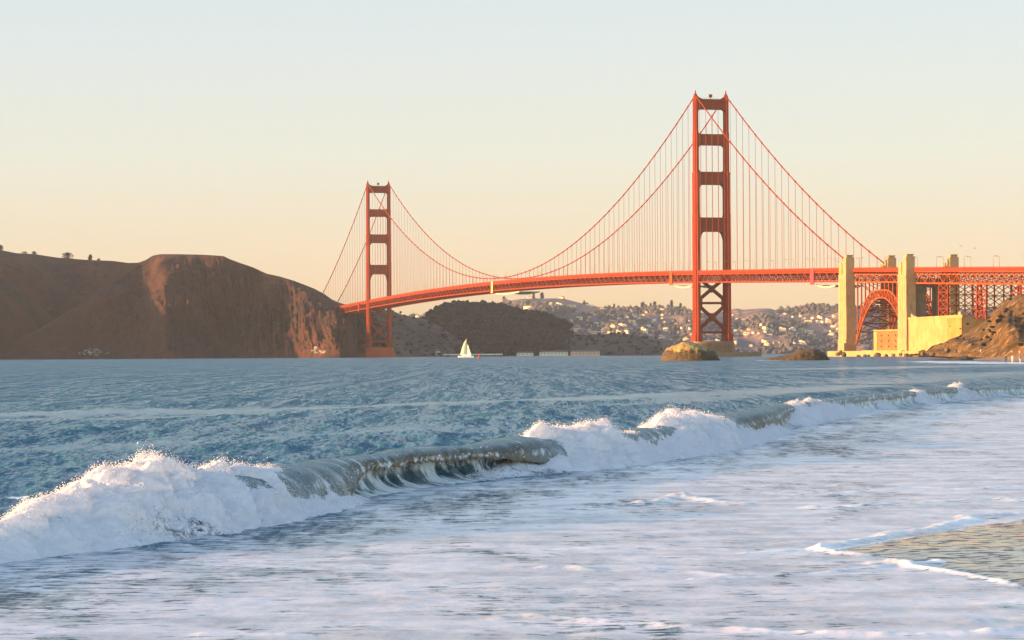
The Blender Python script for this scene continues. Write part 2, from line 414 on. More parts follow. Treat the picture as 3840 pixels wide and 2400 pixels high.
for s in (1, -1):
    m = MB()
    for i in range(len(xs) - 1):
        p, q = xs[i], xs[i + 1]; o = s * 14.75
        m.bar(B(p, o, deckz(p) - .03), B(q, o, deckz(q) - .03), .22, .16); m.bar(B(p, o, deckz(p) - 1.0), B(q, o, deckz(q) - 1.0), .12, 1.2)
        for k in range(3):
            a = p + (q - p) * k / 3; m.bar(B(a, o, deckz(a) - 1.4), B(a, o, deckz(a)), .2, .2, up=N3)
    m.build('railing', M['steel'], bridge)
def side_panel(px, mat, label):
    a = locate(px, CO + .9, 75); m = MB(); w = 3.6
    m.box(B(a, CO + 1.15, deckz(a) - 6.4), (N3, W3, Z3), (w, .25, 6.1)); m.box(B(a, CO + 1.3, deckz(a) - 12.3), (N3, W3, Z3), (w + .3, .6, .3))
    o = m.build('side_panel', mat, bridge); o['label'] = label; return a
ap1 = side_panel(1846, M['panel_cream'], 'cream panel at the middle of the span')
ap2 = side_panel(2517, M['steel_orange'], 'pale orange panel beside the near tower')
ap3 = side_panel(3046, M['panel_red'], 'crimson panel beside the concrete pylon')
ap4 = side_panel(1346, M['steel'], 'red panel beside the far tower')
for a, L, sg in ((ap1, 95, -1), (ap2, 45, -1), (ap3, 38, -1)):
    m = MB(); n = 10
    for k in range(n):
        t0, t1 = k / n, (k + 1) / n; p, q = a + sg * L * t0, a + sg * L * t1
        d0, d1 = (13.2 + 1.4 * math.sin(math.pi * t) for t in (t0, t1))
        for o in (-11, 11): m.bar(B(p, o, deckz(p) - d0), B(q, o, deckz(q) - d1), .5, 1.4)
        m.hexa([B(p, -11, deckz(p) - d0), B(q, -11, deckz(q) - d1), B(q, 11, deckz(q) - d1), B(p, 11, deckz(p) - d0),
                B(p, -11, deckz(p) - d0 + .2), B(q, -11, deckz(q) - d1 + .2), B(q, 11, deckz(q) - d1 + .2), B(p, 11, deckz(p) - d0 + .2)])
        m.bar(B(p, 11, deckz(p) - 10.8), B(p, 11, deckz(p) - d0), .15, .15, up=N3)
    m.build('work_platform', M['platform'], bridge)

# tower piers
def ell(a0, ra, ro, z, n=36, pw=3.0):
    out = []
    for k in range(n):
        q = 2 * math.pi * k / n; c, s = math.cos(q), math.sin(q)
        out.append(B(a0 + ra * abs(c) ** (2 / pw) * (1 if c > 0 else -1), ro * abs(s) ** (2 / pw) * (1 if s > 0 else -1), z))
    return out
pier = thing('concrete_pier', B(0, 0, 0), 'brown concrete pier with ribbed sides under the near tower', 'pier')
m = MB(); m.prism(ell(0, 10.5, 19.5, -2), ell(0, 10.5, 19.5, 11.6)); m.prism(ell(0, 10.0, 18.8, 11.6), ell(0, 10.0, 18.8, 12.8))
for k in np.linspace(-15, 15, 14):
    m.bar(B(-10.6, k, .5), B(-10.6, k, 11.2), .7, .5, up=N3)
m.build('pier_body', M['pier'], pier)
m = MB(); ro, ri = ell(0, 26, 42, -2, 44), ell(0, 21, 37, -2, 44)
for i in range(44):
    j = (i + 1) % 44; up = np.array((0, 0, 5.4))
    m.hexa([ro[i], ro[j], ri[j], ri[i], ro[i] + up, ro[j] + up, ri[j] + up, ri[i] + up])
m.build('fender_wall', M['pier'], pier)
pier2 = thing('concrete_pier', B(SPAN, 0, 0), 'orange lit concrete pier under the far tower at the headland', 'pier')
m = MB(); m.prism(ell(SPAN, 11, 21, -2), ell(SPAN, 11, 21, 5.5)); m.prism(ell(SPAN, 10, 19, 5.5), ell(SPAN, 9.6, 18, 12.8)); m.build('pier_body', M['steel_orange'], pier2)  # orange of the sunlit concrete put into its colour, using the steel paint

# lamp posts on the deck
def lamp_mesh():
    m = MB(); m.tube([(0, 0, 0), (0, 0, .8)], [.28, .2], 6); m.tube([(0, 0, .8), (0, 0, 8.0)], [.17, .12], 6)
    m.tube([(0, 0, 7.9), (0, .25, 8.5), (0, .8, 8.8), (0, 1.9, 8.8)], [.11, .1, .1, .1], 6); m.box((0, 2.2, 8.68), ((1, 0, 0), (0, 1, 0), (0, 0, 1)), (.22, .55, .16))
    return m
lamp0 = None
ORD = ['first', 'second', 'third', 'fourth', 'fifth', 'sixth', 'seventh', 'eighth', 'ninth', 'tenth', 'eleventh', 'twelfth', 'thirteenth', 'fourteenth', 'fifteenth', 'sixteenth', 'seventeenth', 'eighteenth', 'nineteenth', 'twentieth',
       'twenty-first', 'twenty-second', 'twenty-third', 'twenty-fourth', 'twenty-fifth', 'twenty-sixth', 'twenty-seventh', 'twenty-eighth', 'twenty-ninth', 'thirtieth'] + ['thirty-' + o for o in ('first', 'second', 'third', 'fourth', 'fifth', 'sixth', 'seventh', 'eighth', 'ninth')] + ['fortieth'] + ['forty-' + o for o in ('first', 'second', 'third', 'fourth', 'fifth', 'sixth', 'seventh', 'eighth', 'ninth')] + ['fiftieth']
lamp_mats = [M['lamp']]
lmesh = lamp_mesh().mesh('lamp_post', M['lamp'], True)
yaw = math.atan2(W[1], W[0])
def put_lamp(a, off, label):
    o = bpy.data.objects.new('lamp_post', lmesh); COL.objects.link(o)
    o.location = B(a, off, deckz(a) - 1.5); o.rotation_euler = (0, 0, yaw + (math.pi / 2 if off > 0 else -math.pi / 2))
    tag(o, label, 'lamp post', 'lamp posts along the bridge deck')
for side, off in (('near', 12.9), ('far', -12.9)):
    for k in range(27):
        put_lamp(24 + 45.7 * k, off, f'lamp post on the {side} rail, {ORD[k]} from the near tower towards the far tower')
    for k in range(7):
        put_lamp(-24 - 45.7 * k, off, f'lamp post on the {side} rail, {ORD[k]} from the near tower towards the concrete pylons')
    for k in range(6):
        a = -362 - 45.7 * k
        put_lamp(a, off, f'lamp post on the {side} rail, {ORD[k]} past the left pylon pair above arch and viaduct')
for k in range(2): put_lamp(SPAN + 24 + 45.7 * k, 12.9, f'lamp post on the near rail, {ORD[k]} beyond the far tower')

# ------------------------------------------------------------------ pylons
def make_pylon(a, off, zt, label, base=3.5):
    p = thing('concrete_pylon', B(a, off, base), label, 'pylon', 'concrete pylons beside the steel arch')
    m = MB(); s = 1 if off > 0 else -1
    def blk(a0, a1, o0, o1, z0, z1, taper=0.0):
        m.hexa([B(a0 - taper, o0, z0), B(a1 + taper, o0, z0), B(a1 + taper, o1, z0), B(a0 - taper, o1, z0), B(a0, o0, z1), B(a1, o0, z1), B(a1, o1, z1), B(a0, o1, z1)])
    z2 = zt - 14
    blk(a - 7.2, a + 7.2, off - 3.6, off + 3.6, base, z2, .6)
    blk(a - 7.8, a + 7.8, off - 4.0, off + 4.0, base, base + 9, .4)
    blk(a - 6.9, a - 2.3, off - 3.3, off + 3.3, z2, zt - 1.2); blk(a + 1.6, a + 6.9, off - 3.3, off + 3.3, z2, zt - 5.6)
    blk(a - 2.3, a + 1.6, off - 2.6, off + 2.6, z2, zt - 4.0); blk(a - 6.2, a - 2.0, off - 2.4, off + 2.4, zt - 1.2, zt)
    for k in range(6): blk(a - 7.28, a + 7.28, off - 3.68, off + 3.68, base + 12 + k * (z2 - base - 12) / 6, base + 12.5 + k * (z2 - base - 12) / 6, .3)
    for k in (-4.2, 0, 4.2): blk(a + k - .9, a + k + .9, off - 3.75, off + 3.75, base + 9, z2 - 1, .05)
    m.build('shaft', M['concrete'], p)
    m = MB(); m.box(B(a - 4.4, off, zt + .25), (N3, W3, Z3), (2.5, 2.8, .25)); m.box(B(a + 4.3, off, zt - 5.35), (N3, W3, Z3), (2.8, 3.5, .25)); m.build('cap', M['concrete'], p)
    return p
aS1, aS2 = -345.5, -456.5
make_pylon(aS1, 16.6, 73.8, 'tall yellow lit concrete pylon left of the steel arch')
make_pylon(aS2, 16.6, 70.6, 'tall yellow lit concrete pylon between steel arch and fort wall')
make_pylon(aS1, -16.6, 73.6, 'shaded concrete pylon behind the crown of the steel arch')
make_pylon(aS2, -16.6, 70.4, 'shaded concrete pylon behind the viaduct girder right of the arch')
pw = thing('pylon_cross_wall', B(aS2, 0, 3.5), 'grey brown concrete cross wall with tall opening joining the two right pylons', 'wall')
m = MB()
def wallbox(a0, a1, o0, o1, z0, z1):
    m.hexa([B(a0, o0, z0), B(a1, o0, z0), B(a1, o1, z0), B(a0, o1, z0), B(a0, o0, z1), B(a1, o0, z1), B(a1, o1, z1), B(a0, o1, z1)])
wallbox(aS2 - 5, aS2 + 5, 4.2, 13.0, 3.5, 48); wallbox(aS2 - 5, aS2 + 5, -13.0, -4.6, 3.5, 48); wallbox(aS2 - 5.1, aS2 + 5.1, -13.0, 13.0, 48, 54)
m.build('cross_wall', M['pier'], pw)

# ------------------------------------------------------------------ steel arch span between the pylons
arch = thing('steel_arch_bridge', B(-401, 0, 6), 'orange steel arch with lattice rib and spandrel columns between the pylons', 'arch bridge')
A0, A1 = aS1 - 7.6, aS2 + 7.6; AM = (A0 + A1) / 2; AH = (A0 - A1) / 2
top_z = lambda t: 7.5 + 39.8 * (1 - abs(t) ** 3.3)
bot_z = lambda t: 7.2 + 34.8 * (1 - abs(t) ** 2.15)
for s in (1, -1):
    m = MB(); n = 30; ts = np.linspace(-.985, .985, n + 1); o = s * 12.6
    for i in range(n):
        t0, t1 = ts[i], ts[i + 1]; p, q = AM + AH * t0, AM + AH * t1
        m.bar(B(p, o, top_z(t0)), B(q, o, top_z(t1)), 1.0, 1.0, up=W3); m.bar(B(p, o, bot_z(t0)), B(q, o, bot_z(t1)), 1.0, 1.0, up=W3)
        m.bar(B(p, o, top_z(t0)), B(q, o, bot_z(t1)), .45, .45, up=W3) if i % 2 else m.bar(B(p, o, bot_z(t0)), B(q, o, top_z(t1)), .45, .45, up=W3)
        m.bar(B(p, o, bot_z(t0)), B(p, o, top_z(t0)), .45, .45, up=N3)
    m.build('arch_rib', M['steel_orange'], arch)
    for k in range(13):
        t = -1 + 2 * (k + .5) / 13; a = AM + AH * t; zb = top_z(min(.985, max(-.985, t)))
        m = MB(); m.bar(B(a, o, zb), B(a, o, deckz(a) - 10.5), .85, .85, up=N3); m.build('spandrel_column', M['steel_orange'], arch)
m = MB(); n = 18; ts = np.linspace(-.96, .96, n + 1)
for i in range(n):
    t0, t1 = ts[i], ts[i + 1]; p, q = AM + AH * t0, AM + AH * t1; e = 1 if i % 2 else -1
    for f in (top_z, bot_z):
        m.bar(B(p, -12.6, f(t0)), B(p, 12.6, f(t0)), .6, .6); m.bar(B(p, -12.6 * e, f(t0)), B(q, 12.6 * e, f(t1)), .5, .5)
    m.bar(B(p, -12.6, top_z(t0)), B(p, 12.6, bot_z(t0)), .5, .5); m.bar(B(p, 12.6, top_z(t0)), B(p, -12.6, bot_z(t0)), .5, .5)
for k in range(13):
    t = -1 + 2 * (k + .5) / 13; a = AM + AH * t; zb = top_z(min(.985, max(-.985, t))); zt = deckz(a) - 10.5
    nn = max(1, int((zt - zb) / 13))
    for j in range(nn):
        z0, z1 = zb + (zt - zb) * j / nn, zb + (zt - zb) * (j + 1) / nn
        m.bar(B(a, -12.6, z0), B(a, 12.6, z1), .4, .4); m.bar(B(a, 12.6, z0), B(a, -12.6, z1), .4, .4); m.bar(B(a, -12.6, z1), B(a, 12.6, z1), .5, .5)
m.build('cross_bracing', M['steel'], arch)
def girder(a0, a1, parent, mat, topd=5.2, botd=10.6, pan=7.62, offs=(12.9, -12.9)):
    for o in offs:
        m = MB(); n = int(round((a0 - a1) / pan)); xs_ = np.linspace(a0, a1, n + 1)
        for i in range(n):
            p, q = xs_[i], xs_[i + 1]
            m.bar(B(p, o, deckz(p) - topd), B(q, o, deckz(q) - topd), .8, 1.0); m.bar(B(p, o, deckz(p) - botd), B(q, o, deckz(q) - botd), .8, 1.0)
            u, v = (topd, botd) if i % 2 else (botd, topd)
            m.bar(B(p, o, deckz(p) - u), B(q, o, deckz(q) - v), .5, .5, up=W3); m.bar(B(q, o, deckz(q) - topd), B(q, o, deckz(q) - botd), .4, .4, up=N3)
        m.build('truss_girder', mat, parent)
    m = MB(); n = int(round((a0 - a1) / pan)); xs_ = np.linspace(a0, a1, n + 1)
    for i in range(n):
        p, q = xs_[i], xs_[i + 1]; e = 1 if i % 2 else -1
        m.bar(B(p, -12.9, deckz(p) - 4.2), B(p, 14.4, deckz(p) - 4.2), .6, 1.2); m.bar(B(p, -12.9 * e, deckz(p) - botd), B(q, 12.9 * e, deckz(q) - botd), .4, .4)
        m.bar(B(p, -12.9, deckz(p) - botd), B(p, 12.9, deckz(p) - botd), .4, .4); m.bar(B(p, -12.9 * e, deckz(p) - topd), B(p, 12.9 * e, deckz(p) - botd), .4, .4)
    m.build('floor_beams', M['steel'], parent)
    m = MB()
    for i in range(n):
        p, q = xs_[i], xs_[i + 1]
        m.hexa([B(p, -14.6, deckz(p) - 3.4), B(q, -14.6, deckz(q) - 3.4), B(q, 14.6, deckz(q) - 3.4), B(p, 14.6, deckz(p) - 3.4),
                B(p, -14.6, deckz(p) - 1.4), B(q, -14.6, deckz(q) - 1.4), B(q, 14.6, deckz(q) - 1.4), B(p, 14.6, deckz(p) - 1.4)])
    m.build('roadway', M['steel'], parent)
    m = MB()
    for i in range(n):
        p, q = xs_[i], xs_[i + 1]
        for o in (14.75, -14.75):
            m.bar(B(p, o, deckz(p) - .03), B(q, o, deckz(q) - .03), .22, .16); m.bar(B(p, o, deckz(p) - .9), B(q, o, deckz(q) - .9), .1, .9)
            for k in range(3): a = p + (q - p) * k / 3; m.bar(B(a, o, deckz(a) - 1.4), B(a, o, deckz(a)), .2, .2, up=N3)
    m.build('railing', M['steel'], parent)
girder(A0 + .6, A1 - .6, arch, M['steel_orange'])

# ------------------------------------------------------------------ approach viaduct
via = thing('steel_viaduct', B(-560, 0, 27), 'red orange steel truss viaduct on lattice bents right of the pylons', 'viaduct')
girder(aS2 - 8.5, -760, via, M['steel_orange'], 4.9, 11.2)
for ac, zb in ((locate(3536, 13, 35), 26.6), (locate(3679, 13, 35), 24.0), (locate(3679, 13, 35) - 62, 26)):
    bt = part_empty('bent', B(ac, 0, zb), via)
    zt = deckz(ac) - 11.6; L = 7.2
    def lat(p0, p1, q0, q1, nn, m, r=.42):    # lattice between two posts
        for j in range(nn):
            t0, t1 = j / nn, (j + 1) / nn
            a_, b_, c_, d_ = p0 + (p1 - p0) * t0, p0 + (p1 - p0) * t1, q0 + (q1 - q0) * t0, q0 + (q1 - q0) * t1
            m.bar(a_, d_, r, r); m.bar(c_, b_, r, r); m.bar(b_, d_, r, r)
    P = {(i, j): (B(ac + i * L, j * 12.6, zb), B(ac + i * L, j * 12.2, zt)) for i in (1, -1) for j in (1, -1)}
    for (i, j), (p0, p1) in P.items():
        m = MB(); m.bar(p0, p1, 1.15, 1.15, up=N3); m.build('post', M['steel'], bt)
    mid = {i: (B(ac + i * L, 0, zb), B(ac + i * L, 0, zt)) for i in (1, -1)}
    m = MB()
    for j in (1, -1): lat(*P[(1, j)], *P[(-1, j)], 4, m, .55)
    for i in (1, -1):
        m.bar(*mid[i], .8, .8, up=N3)
        for j in (1, -1): lat(*P[(i, j)], *mid[i], 3, m)
    m.build('lattice', M['steel'], bt)

# ------------------------------------------------------------------ fort, walls
blockA0, blockA1 = aS2 - 8.4, locate(3609, 19, 20)
anch = thing('anchorage_wall', B((blockA0 + blockA1) / 2, 10, 3), 'massive pale yellow concrete anchorage wall right of the pylons', 'wall')
m = MB()
def wb(m, a0, a1, o0, o1, z0, z1, z1b=None):
    zb_ = z1 if z1b is None else z1b
    m.hexa([B(a0, o0, z0), B(a1, o0, z0), B(a1, o1, z0), B(a0, o1, z0), B(a0, o0, z1), B(a1, o0, zb_), B(a1, o1, zb_), B(a0, o1, z1)])
wb(m, blockA0, blockA1, -18, 19, 2.5, 25.4, 26.2)
wb(m, blockA0, blockA1 - .3, 18.2, 19.3, 25.45, 26.6, 27.4)
for k in range(5):
    a = blockA0 + (blockA1 - blockA0) * (k + 1) / 6; wb(m, a - .18, a + .18, 18.9, 19.12, 3, 25)
m.build('wall_body', M['wall_concrete'], anch)
m = MB(); wb(m, blockA1 + .0, blockA1 + 24, 18.95, 19.6, 5, 25.4, 25.4); m.build('patched_bay', simple('patched_concrete', (0.34, 0.19, 0.055), (0.28, 0.135, 0.03), .15, .9), anch)
m = MB()
for a, h in ((blockA0 - 6, 3.2), (blockA0 - 11, 1.6)): m.prism([B(a - 3, 16.5, 26.4), B(a + 4, 16.5, 26.4), B(a + 4, 16.5, 26.4 + h)], [B(a - 3, 18, 26.4), B(a + 4, 18, 26.4), B(a + 4, 18, 26.4 + h)])
wb(m, blockA1 + 9, blockA1 + 5, 14, 18, 26.5, 29.4); m.build('parapet_stub', M['concrete'], anch)

fo = 5.0; fA0, fA1 = locate(3278, fo, 10), locate(3395, fo, 10)
fort = thing('brick_fort', B((fA0 + fA1) / 2, 0, 3), 'orange brick fort with small dark windows behind the right leg of the arch', 'fort')
m = MB(); wb(m, fA0 - 6, fA1, -16, fo, 2.5, 18.0); m.build('wall', M['brick'], fort)
m = MB(); wb(m, fA0, fA0 - 6, -16, fo + .3, 2.5, 17.6); wb(m, fA0 + .3, fA1, fo - .1, fo + .6, 18.0, 18.9); m.build('corner_pier', M['wall_concrete'], fort)
for k in range(4):
    for r in range(3):
        a = fA0 - 14 - k * 13; z = 6 + r * 4
        m = MB(); wb(m, a - .9, a + .9, fo - .5, fo + .12, z, z + 1.5); m.build('window', M['dark_hole'], fort)
sw = thing('sea_wall', B(-420, 24, 0), 'low yellow stone sea wall along the foot of arch and pylons', 'sea wall')
m = MB()
wb(m, -333, -400, 25, 27, -3, 3.6); wb(m, -400, -472, 25, 27.5, -3, 3.9); wb(m, -472, -500, 25, 27, -3, 3.4)
wb(m, -331, -500, -40, 25, -3, 3.2); m.build('wall_body', M['wall_concrete'], sw)
m = MB(); wb(m, aS1 - 10, aS1 - 12.5, 21, 24, 3.2, 9.5); m.build('bollard_post', M['concrete'], sw)
# ================================================================== LAND
t = NT('headland_scrub'); f1 = t.noise(.012, 8, .62); f2 = t.noise(.06, 6, .65); f3 = t.noise(.004, 4, .5)
c = t.mix(t.maprange(f1, .38, .62), (0.064, 0.027, 0.019), (0.028, 0.017, 0.0175))
c = t.mix(t.maprange(f2, .52, .66), c, (0.016, 0.013, 0.012))
c = t.mix(t.maprange(f3, .45, .65), c, (0.048, 0.022, 0.015))
t.set(Base_Color=t.mix(t.maprange(t.attr('rock'), .45, .6), c, t.mix(t.maprange(f2, .4, .6), (0.30, 0.26, 0.22), (0.08, 0.065, 0.055))), Roughness=.95, Specular_IOR_Level=.1)
t.set(Normal=t.bump(t.noise(.05, 8, .72), 1.0, 5.0, t.bump(t.noise(.018, 5, .6, sx=(1.6, 1, .5)), 1.0, 9.0))); M['headland'] = t.mat
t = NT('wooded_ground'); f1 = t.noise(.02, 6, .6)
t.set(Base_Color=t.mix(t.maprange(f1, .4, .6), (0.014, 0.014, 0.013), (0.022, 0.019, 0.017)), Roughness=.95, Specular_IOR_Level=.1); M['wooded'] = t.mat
t = NT('scrub_ground'); f1 = t.noise(.02, 6, .6)
t.set(Base_Color=t.mix(t.maprange(f1, .4, .6), (0.040, 0.031, 0.028), (0.066, 0.044, 0.036)), Roughness=.95, Specular_IOR_Level=.1); M['scrub'] = t.mat
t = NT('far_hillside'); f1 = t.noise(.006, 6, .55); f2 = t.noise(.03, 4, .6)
c = t.mix(t.maprange(f1, .44, .58), (0.25, 0.135, 0.115), (0.115, 0.094, 0.100))  # hillside paled towards lilac, distance haze put into the colour
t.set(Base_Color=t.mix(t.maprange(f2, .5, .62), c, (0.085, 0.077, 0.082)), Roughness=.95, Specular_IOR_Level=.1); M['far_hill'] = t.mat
t = NT('bluff_scrub'); f1 = t.noise(.05, 8, .65); f2 = t.noise(.25, 6, .65); f3 = t.noise(.1, 4, .5, sx=(1, 1, 2.5))
c = t.mix(t.maprange(f1, .4, .6), (0.16, 0.078, 0.028), (0.066, 0.040, 0.018)); c = t.mix(t.maprange(f3, .55, .63), c, (0.27, 0.165, 0.065))
t.set(Base_Color=t.mix(t.maprange(f2, .50, .60), c, (0.024, 0.021, 0.012)), Roughness=.95, Specular_IOR_Level=.1)
t.set(Normal=t.bump(t.noise(.3, 8, .7), .8, 1.2)); M['bluff'] = t.mat
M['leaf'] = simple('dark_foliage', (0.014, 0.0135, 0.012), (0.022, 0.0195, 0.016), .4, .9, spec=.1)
M['far_leaf'] = simple('far_foliage', (0.072, 0.066, 0.072), (0.092, 0.082, 0.084), .4, .9, spec=.1)  # foliage colour lightened to mauve in place of distance haze
M['trunk'] = simple('tree_bark', (0.05, 0.035, 0.025), None, 1, .9)

def hill(name, skyline, shore, px0, px1, npx, nv, mat, label, prof=1.2, bulge=None, rough=6.0, rs=90.0, back=600.0, rock=None, zshore=-2.0, zfun=None):
    px = np.linspace(px0, px1, npx); s = np.array(skyline, float); h = np.array(shore, float)
    py = np.interp(px, s[:, 0], s[:, 1]); Yr = smooth1(np.interp(px, s[:, 0], s[:, 2]), 6); Ys = smooth1(np.interp(px, h[:, 0], h[:, 1]), 6)
    ur, vr = np.array([ray(a, b) for a, b in zip(px, py)]).T
    us = np.array([ray(a, 1335)[0] for a in px])
    Zr = H0 + vr * Yr
    v = np.concatenate([np.linspace(0, 1, nv), 1 + np.linspace(0, 1, nv // 3 + 2)[1:] ** 1.5])
    PX, Vv = np.meshgrid(px, v, indexing='ij'); vf = np.clip(Vv, 0, 1)
    Y = Ys[:, None] + (Yr - Ys)[:, None] * vf + np.clip(Vv - 1, 0, None) * back
    U = us[:, None] + (ur - us)[:, None] * vf
    shp = vf ** (np.interp(px, *prof)[:, None] if isinstance(prof, tuple) else prof)
    Z = zshore + (Zr - zshore)[:, None] * shp; Z = np.where(Vv > 1, Z - (Zr * .9)[:, None] * np.clip(Vv - 1, 0, 1) ** 1.5, Z)
    win = np.sin(np.pi * np.clip(vf, 0, 1)) ** .8 * (Vv <= 1)
    X = U * Y
    if bulge is not None: Y2 = Y - bulge(PX, vf) * win; X = U * Y2; Y = Y2
    n = fbm2(X / rs + 3.1, Y / rs * .6, 6, .55, True) - .4 + .25 * fbm2(X / rs * 4, Y / rs * 3, 4)
    Z = Z + rough * n * win * np.clip(Zr / 60, .2, 1.2)[:, None]
    if zfun is not None: Z = zfun(PX, vf, Z)
    Z = np.minimum(Z, np.where(Vv <= 1, H0 + vr[:, None] * Y + (Zr * .004)[:, None] , Z))
    P = np.stack([X, Y, Z], -1)
    at_ = {'rock': np.zeros(PX.shape)} if rock is None else {'rock': rock(PX, vf, Z)}
    me = mesh_np(name, P.reshape(-1, 3), grid_faces(npx, len(v)), mat, True, at_)
    o = link(name, me); tag(o, label, 'hill', kind='structure')
    i = nv; return o, P[:, :i], P
def on_hill(P, px, py):
    qx, qy = proj(P[..., 0], P[..., 1], P[..., 2]); k = np.argmin((qx - px) ** 2 + (qy - py) ** 2); return P.reshape(-1, 3)[k]

# near headland, left (runs on to the left beyond the frame)
hs = [(-2600, 600, 4700), (-1500, 585, 4600), (-700, 820, 4500), (-200, 905, 4450), (0, 938, 4400), (20, 941, 4400), (65, 950, 4400), (130, 953, 4400), (215, 966, 4400), (330, 975, 4350), (420, 978, 4300), (480, 986, 4250), (520, 985, 4200), (545, 975, 4150), (572, 959, 4100), (600, 953, 4050), (660, 953, 4030), (760, 955, 4020), (838, 960, 4010), (860, 971, 4010), (900, 986, 4010), (950, 1003, 4010), (1000, 1026, 4000), (1050, 1037, 4000), (1100, 1052, 3990), (1150, 1071, 3990), (1180, 1083, 3990), (1217, 1103, 3980), (1245, 1123, 3970), (1275, 1136, 3960), (1300, 1143, 3950), (1345, 1148, 3930), (1400, 1175, 3900), (1440, 1240, 3890), (1470, 1338, 3880)]
hsh = [(-2600, 2900), (-1500, 3000), (-900, 3300), (-300, 3600), (0, 3720), (450, 3760), (620, 3750), (860, 3780), (1100, 3750), (1240, 3650), (1290, 3640), (1330, 3760), (1480, 3860)]
def hb(PX, v):
    b = np.interp(PX.ravel(), [-2600, -900, -300, 100, 430, 540, 620, 700, 860, 1000, 1100, 1200, 1300, 1340, 1480], [0, 150, 150, 130, -30, 0, 45, 5, -50, -40, 0, 60, 110, -30, 0]).reshape(PX.shape)
    w = 62 * fbm2(PX / 60 + v * 1.2, v * 1.8 + 5, 5, .6) + 16 * fbm2(PX / 14 + v * 1.5, v * 2.0 + 8, 3, .6, True)
    return b + w * np.clip((PX - 500) / 300, .25, 1)
def hrock(PX, v, Z):
    n = fbm2(PX / 16, Z / 5, 4)
    a = np.exp(-((PX - 350) / 60) ** 2) * np.exp(-((Z - 9) / 6) ** 2); b = np.exp(-((PX - 1190) / 45) ** 2) * np.exp(-((Z - 10) / 9) ** 2)
    return np.clip((a * 1.2 + b * .85) * (.6 + 1.6 * n), 0, 1)
rear = [p for p in hs if p[0] <= 545] + [(600, 985, 4250), (700, 1030, 4250), (760, 1090, 4250)]
hill('rear_headland_hill', rear, [(-2600, 3400), (-1500, 3500), (-900, 3430), (-300, 3620), (0, 3780), (200, 3960), (760, 4100)], -2600, 755, 340, 100, M['headland'], 'shaded rear part of the headland running out of the frame', ([-900, 150, 330, 480, 760], [.56, .6, .7, .85, .95]), lambda PX, v: np.interp(PX.ravel(), [-2600, -900, -300, 60, 300, 760], [0, 70, 95, 100, -30, 0]).reshape(PX.shape) + 25 * fbm2(PX / 60 + v, v * 2, 4), 16.0, 100, 500)
front = [(-420, 1339, 3800), (-200, 1330, 3800), (-60, 1312, 3800), (0, 1298, 3810), (107, 1252, 3840), (200, 1203, 3880), (300, 1138, 3930), (400, 1074, 3980), (455, 1042, 4010), (500, 1008, 4050), (545, 976, 4090)] + [p for p in hs if p[0] > 545]
head, HP, HPall = hill('headland_hill', front, [(-420, 3700), (0, 3720)] + [p for p in hsh if p[0] > 0], -420, 1475, 520, 120, M['headland'], 'brown scrub headland with a flat top in front of the far tower', ([-400, 300, 620, 1500], [.8, .85, .95, .95]), lambda PX, v: hb(np.clip(PX, 430, 5000), v) + 60 * sstep(500, 380, PX) * v, 20.0, 85, 500, hrock)
hill('ridge_hill', [(-700, 955, 5400), (0, 962, 5300), (110, 956, 5300), (215, 980, 5300), (300, 984, 5200), (430, 985, 5200), (560, 1010, 5200), (700, 1100, 5200)], [(-700, 4700), (700, 4700)], -700, 700, 120, 40, M['headland'], 'hazy ridge behind the left headland')
# hill behind the far tower, wooded hill, low point, far hills
_, LP, _ = hill('lime_point_hill', [(1280, 1190, 4300), (1360, 1160, 4300), (1440, 1160, 4350), (1471, 1166, 4400), (1511, 1181, 4450), (1552, 1189, 4500), (1602, 1199, 4550), (1660, 1230, 4500), (1760, 1300, 4450), (1860, 1334, 4400)], [(1280, 3900), (1480, 4050), (1600, 4200), (1860, 4380)], 1280, 1860, 150, 60, M['scrub'], 'dark low hill behind the far tower', .9, lambda P, v: 60 * np.exp(-((P - 1590) / 60) ** 2) * v, 10, 80, 300)
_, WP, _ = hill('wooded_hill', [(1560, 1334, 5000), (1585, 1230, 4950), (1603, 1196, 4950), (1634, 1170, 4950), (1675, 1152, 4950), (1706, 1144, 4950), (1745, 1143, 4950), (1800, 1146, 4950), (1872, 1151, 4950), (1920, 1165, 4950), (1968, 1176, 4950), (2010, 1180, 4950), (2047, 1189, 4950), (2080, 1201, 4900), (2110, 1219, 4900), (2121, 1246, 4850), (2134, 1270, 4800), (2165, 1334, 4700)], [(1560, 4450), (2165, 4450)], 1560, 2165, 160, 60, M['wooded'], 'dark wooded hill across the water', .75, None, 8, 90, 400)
_, PP, _ = hill('low_point_hill', [(1930, 1332, 4600), (2035, 1304, 4620), (2080, 1275, 4640), (2120, 1257, 4650), (2160, 1254, 4650), (2219, 1258, 4650), (2290, 1252, 4650), (2343, 1253, 4650), (2390, 1257, 4640), (2417, 1265, 4620), (2450, 1276, 4600), (2472, 1290, 4600), (2486, 1306, 4580), (2494, 1336, 4560)], [(1930, 4420), (2494, 4420)], 1930, 2494, 130, 40, M['scrub'], 'low brown point in front of the far town', .7, None, 6, 60, 250)
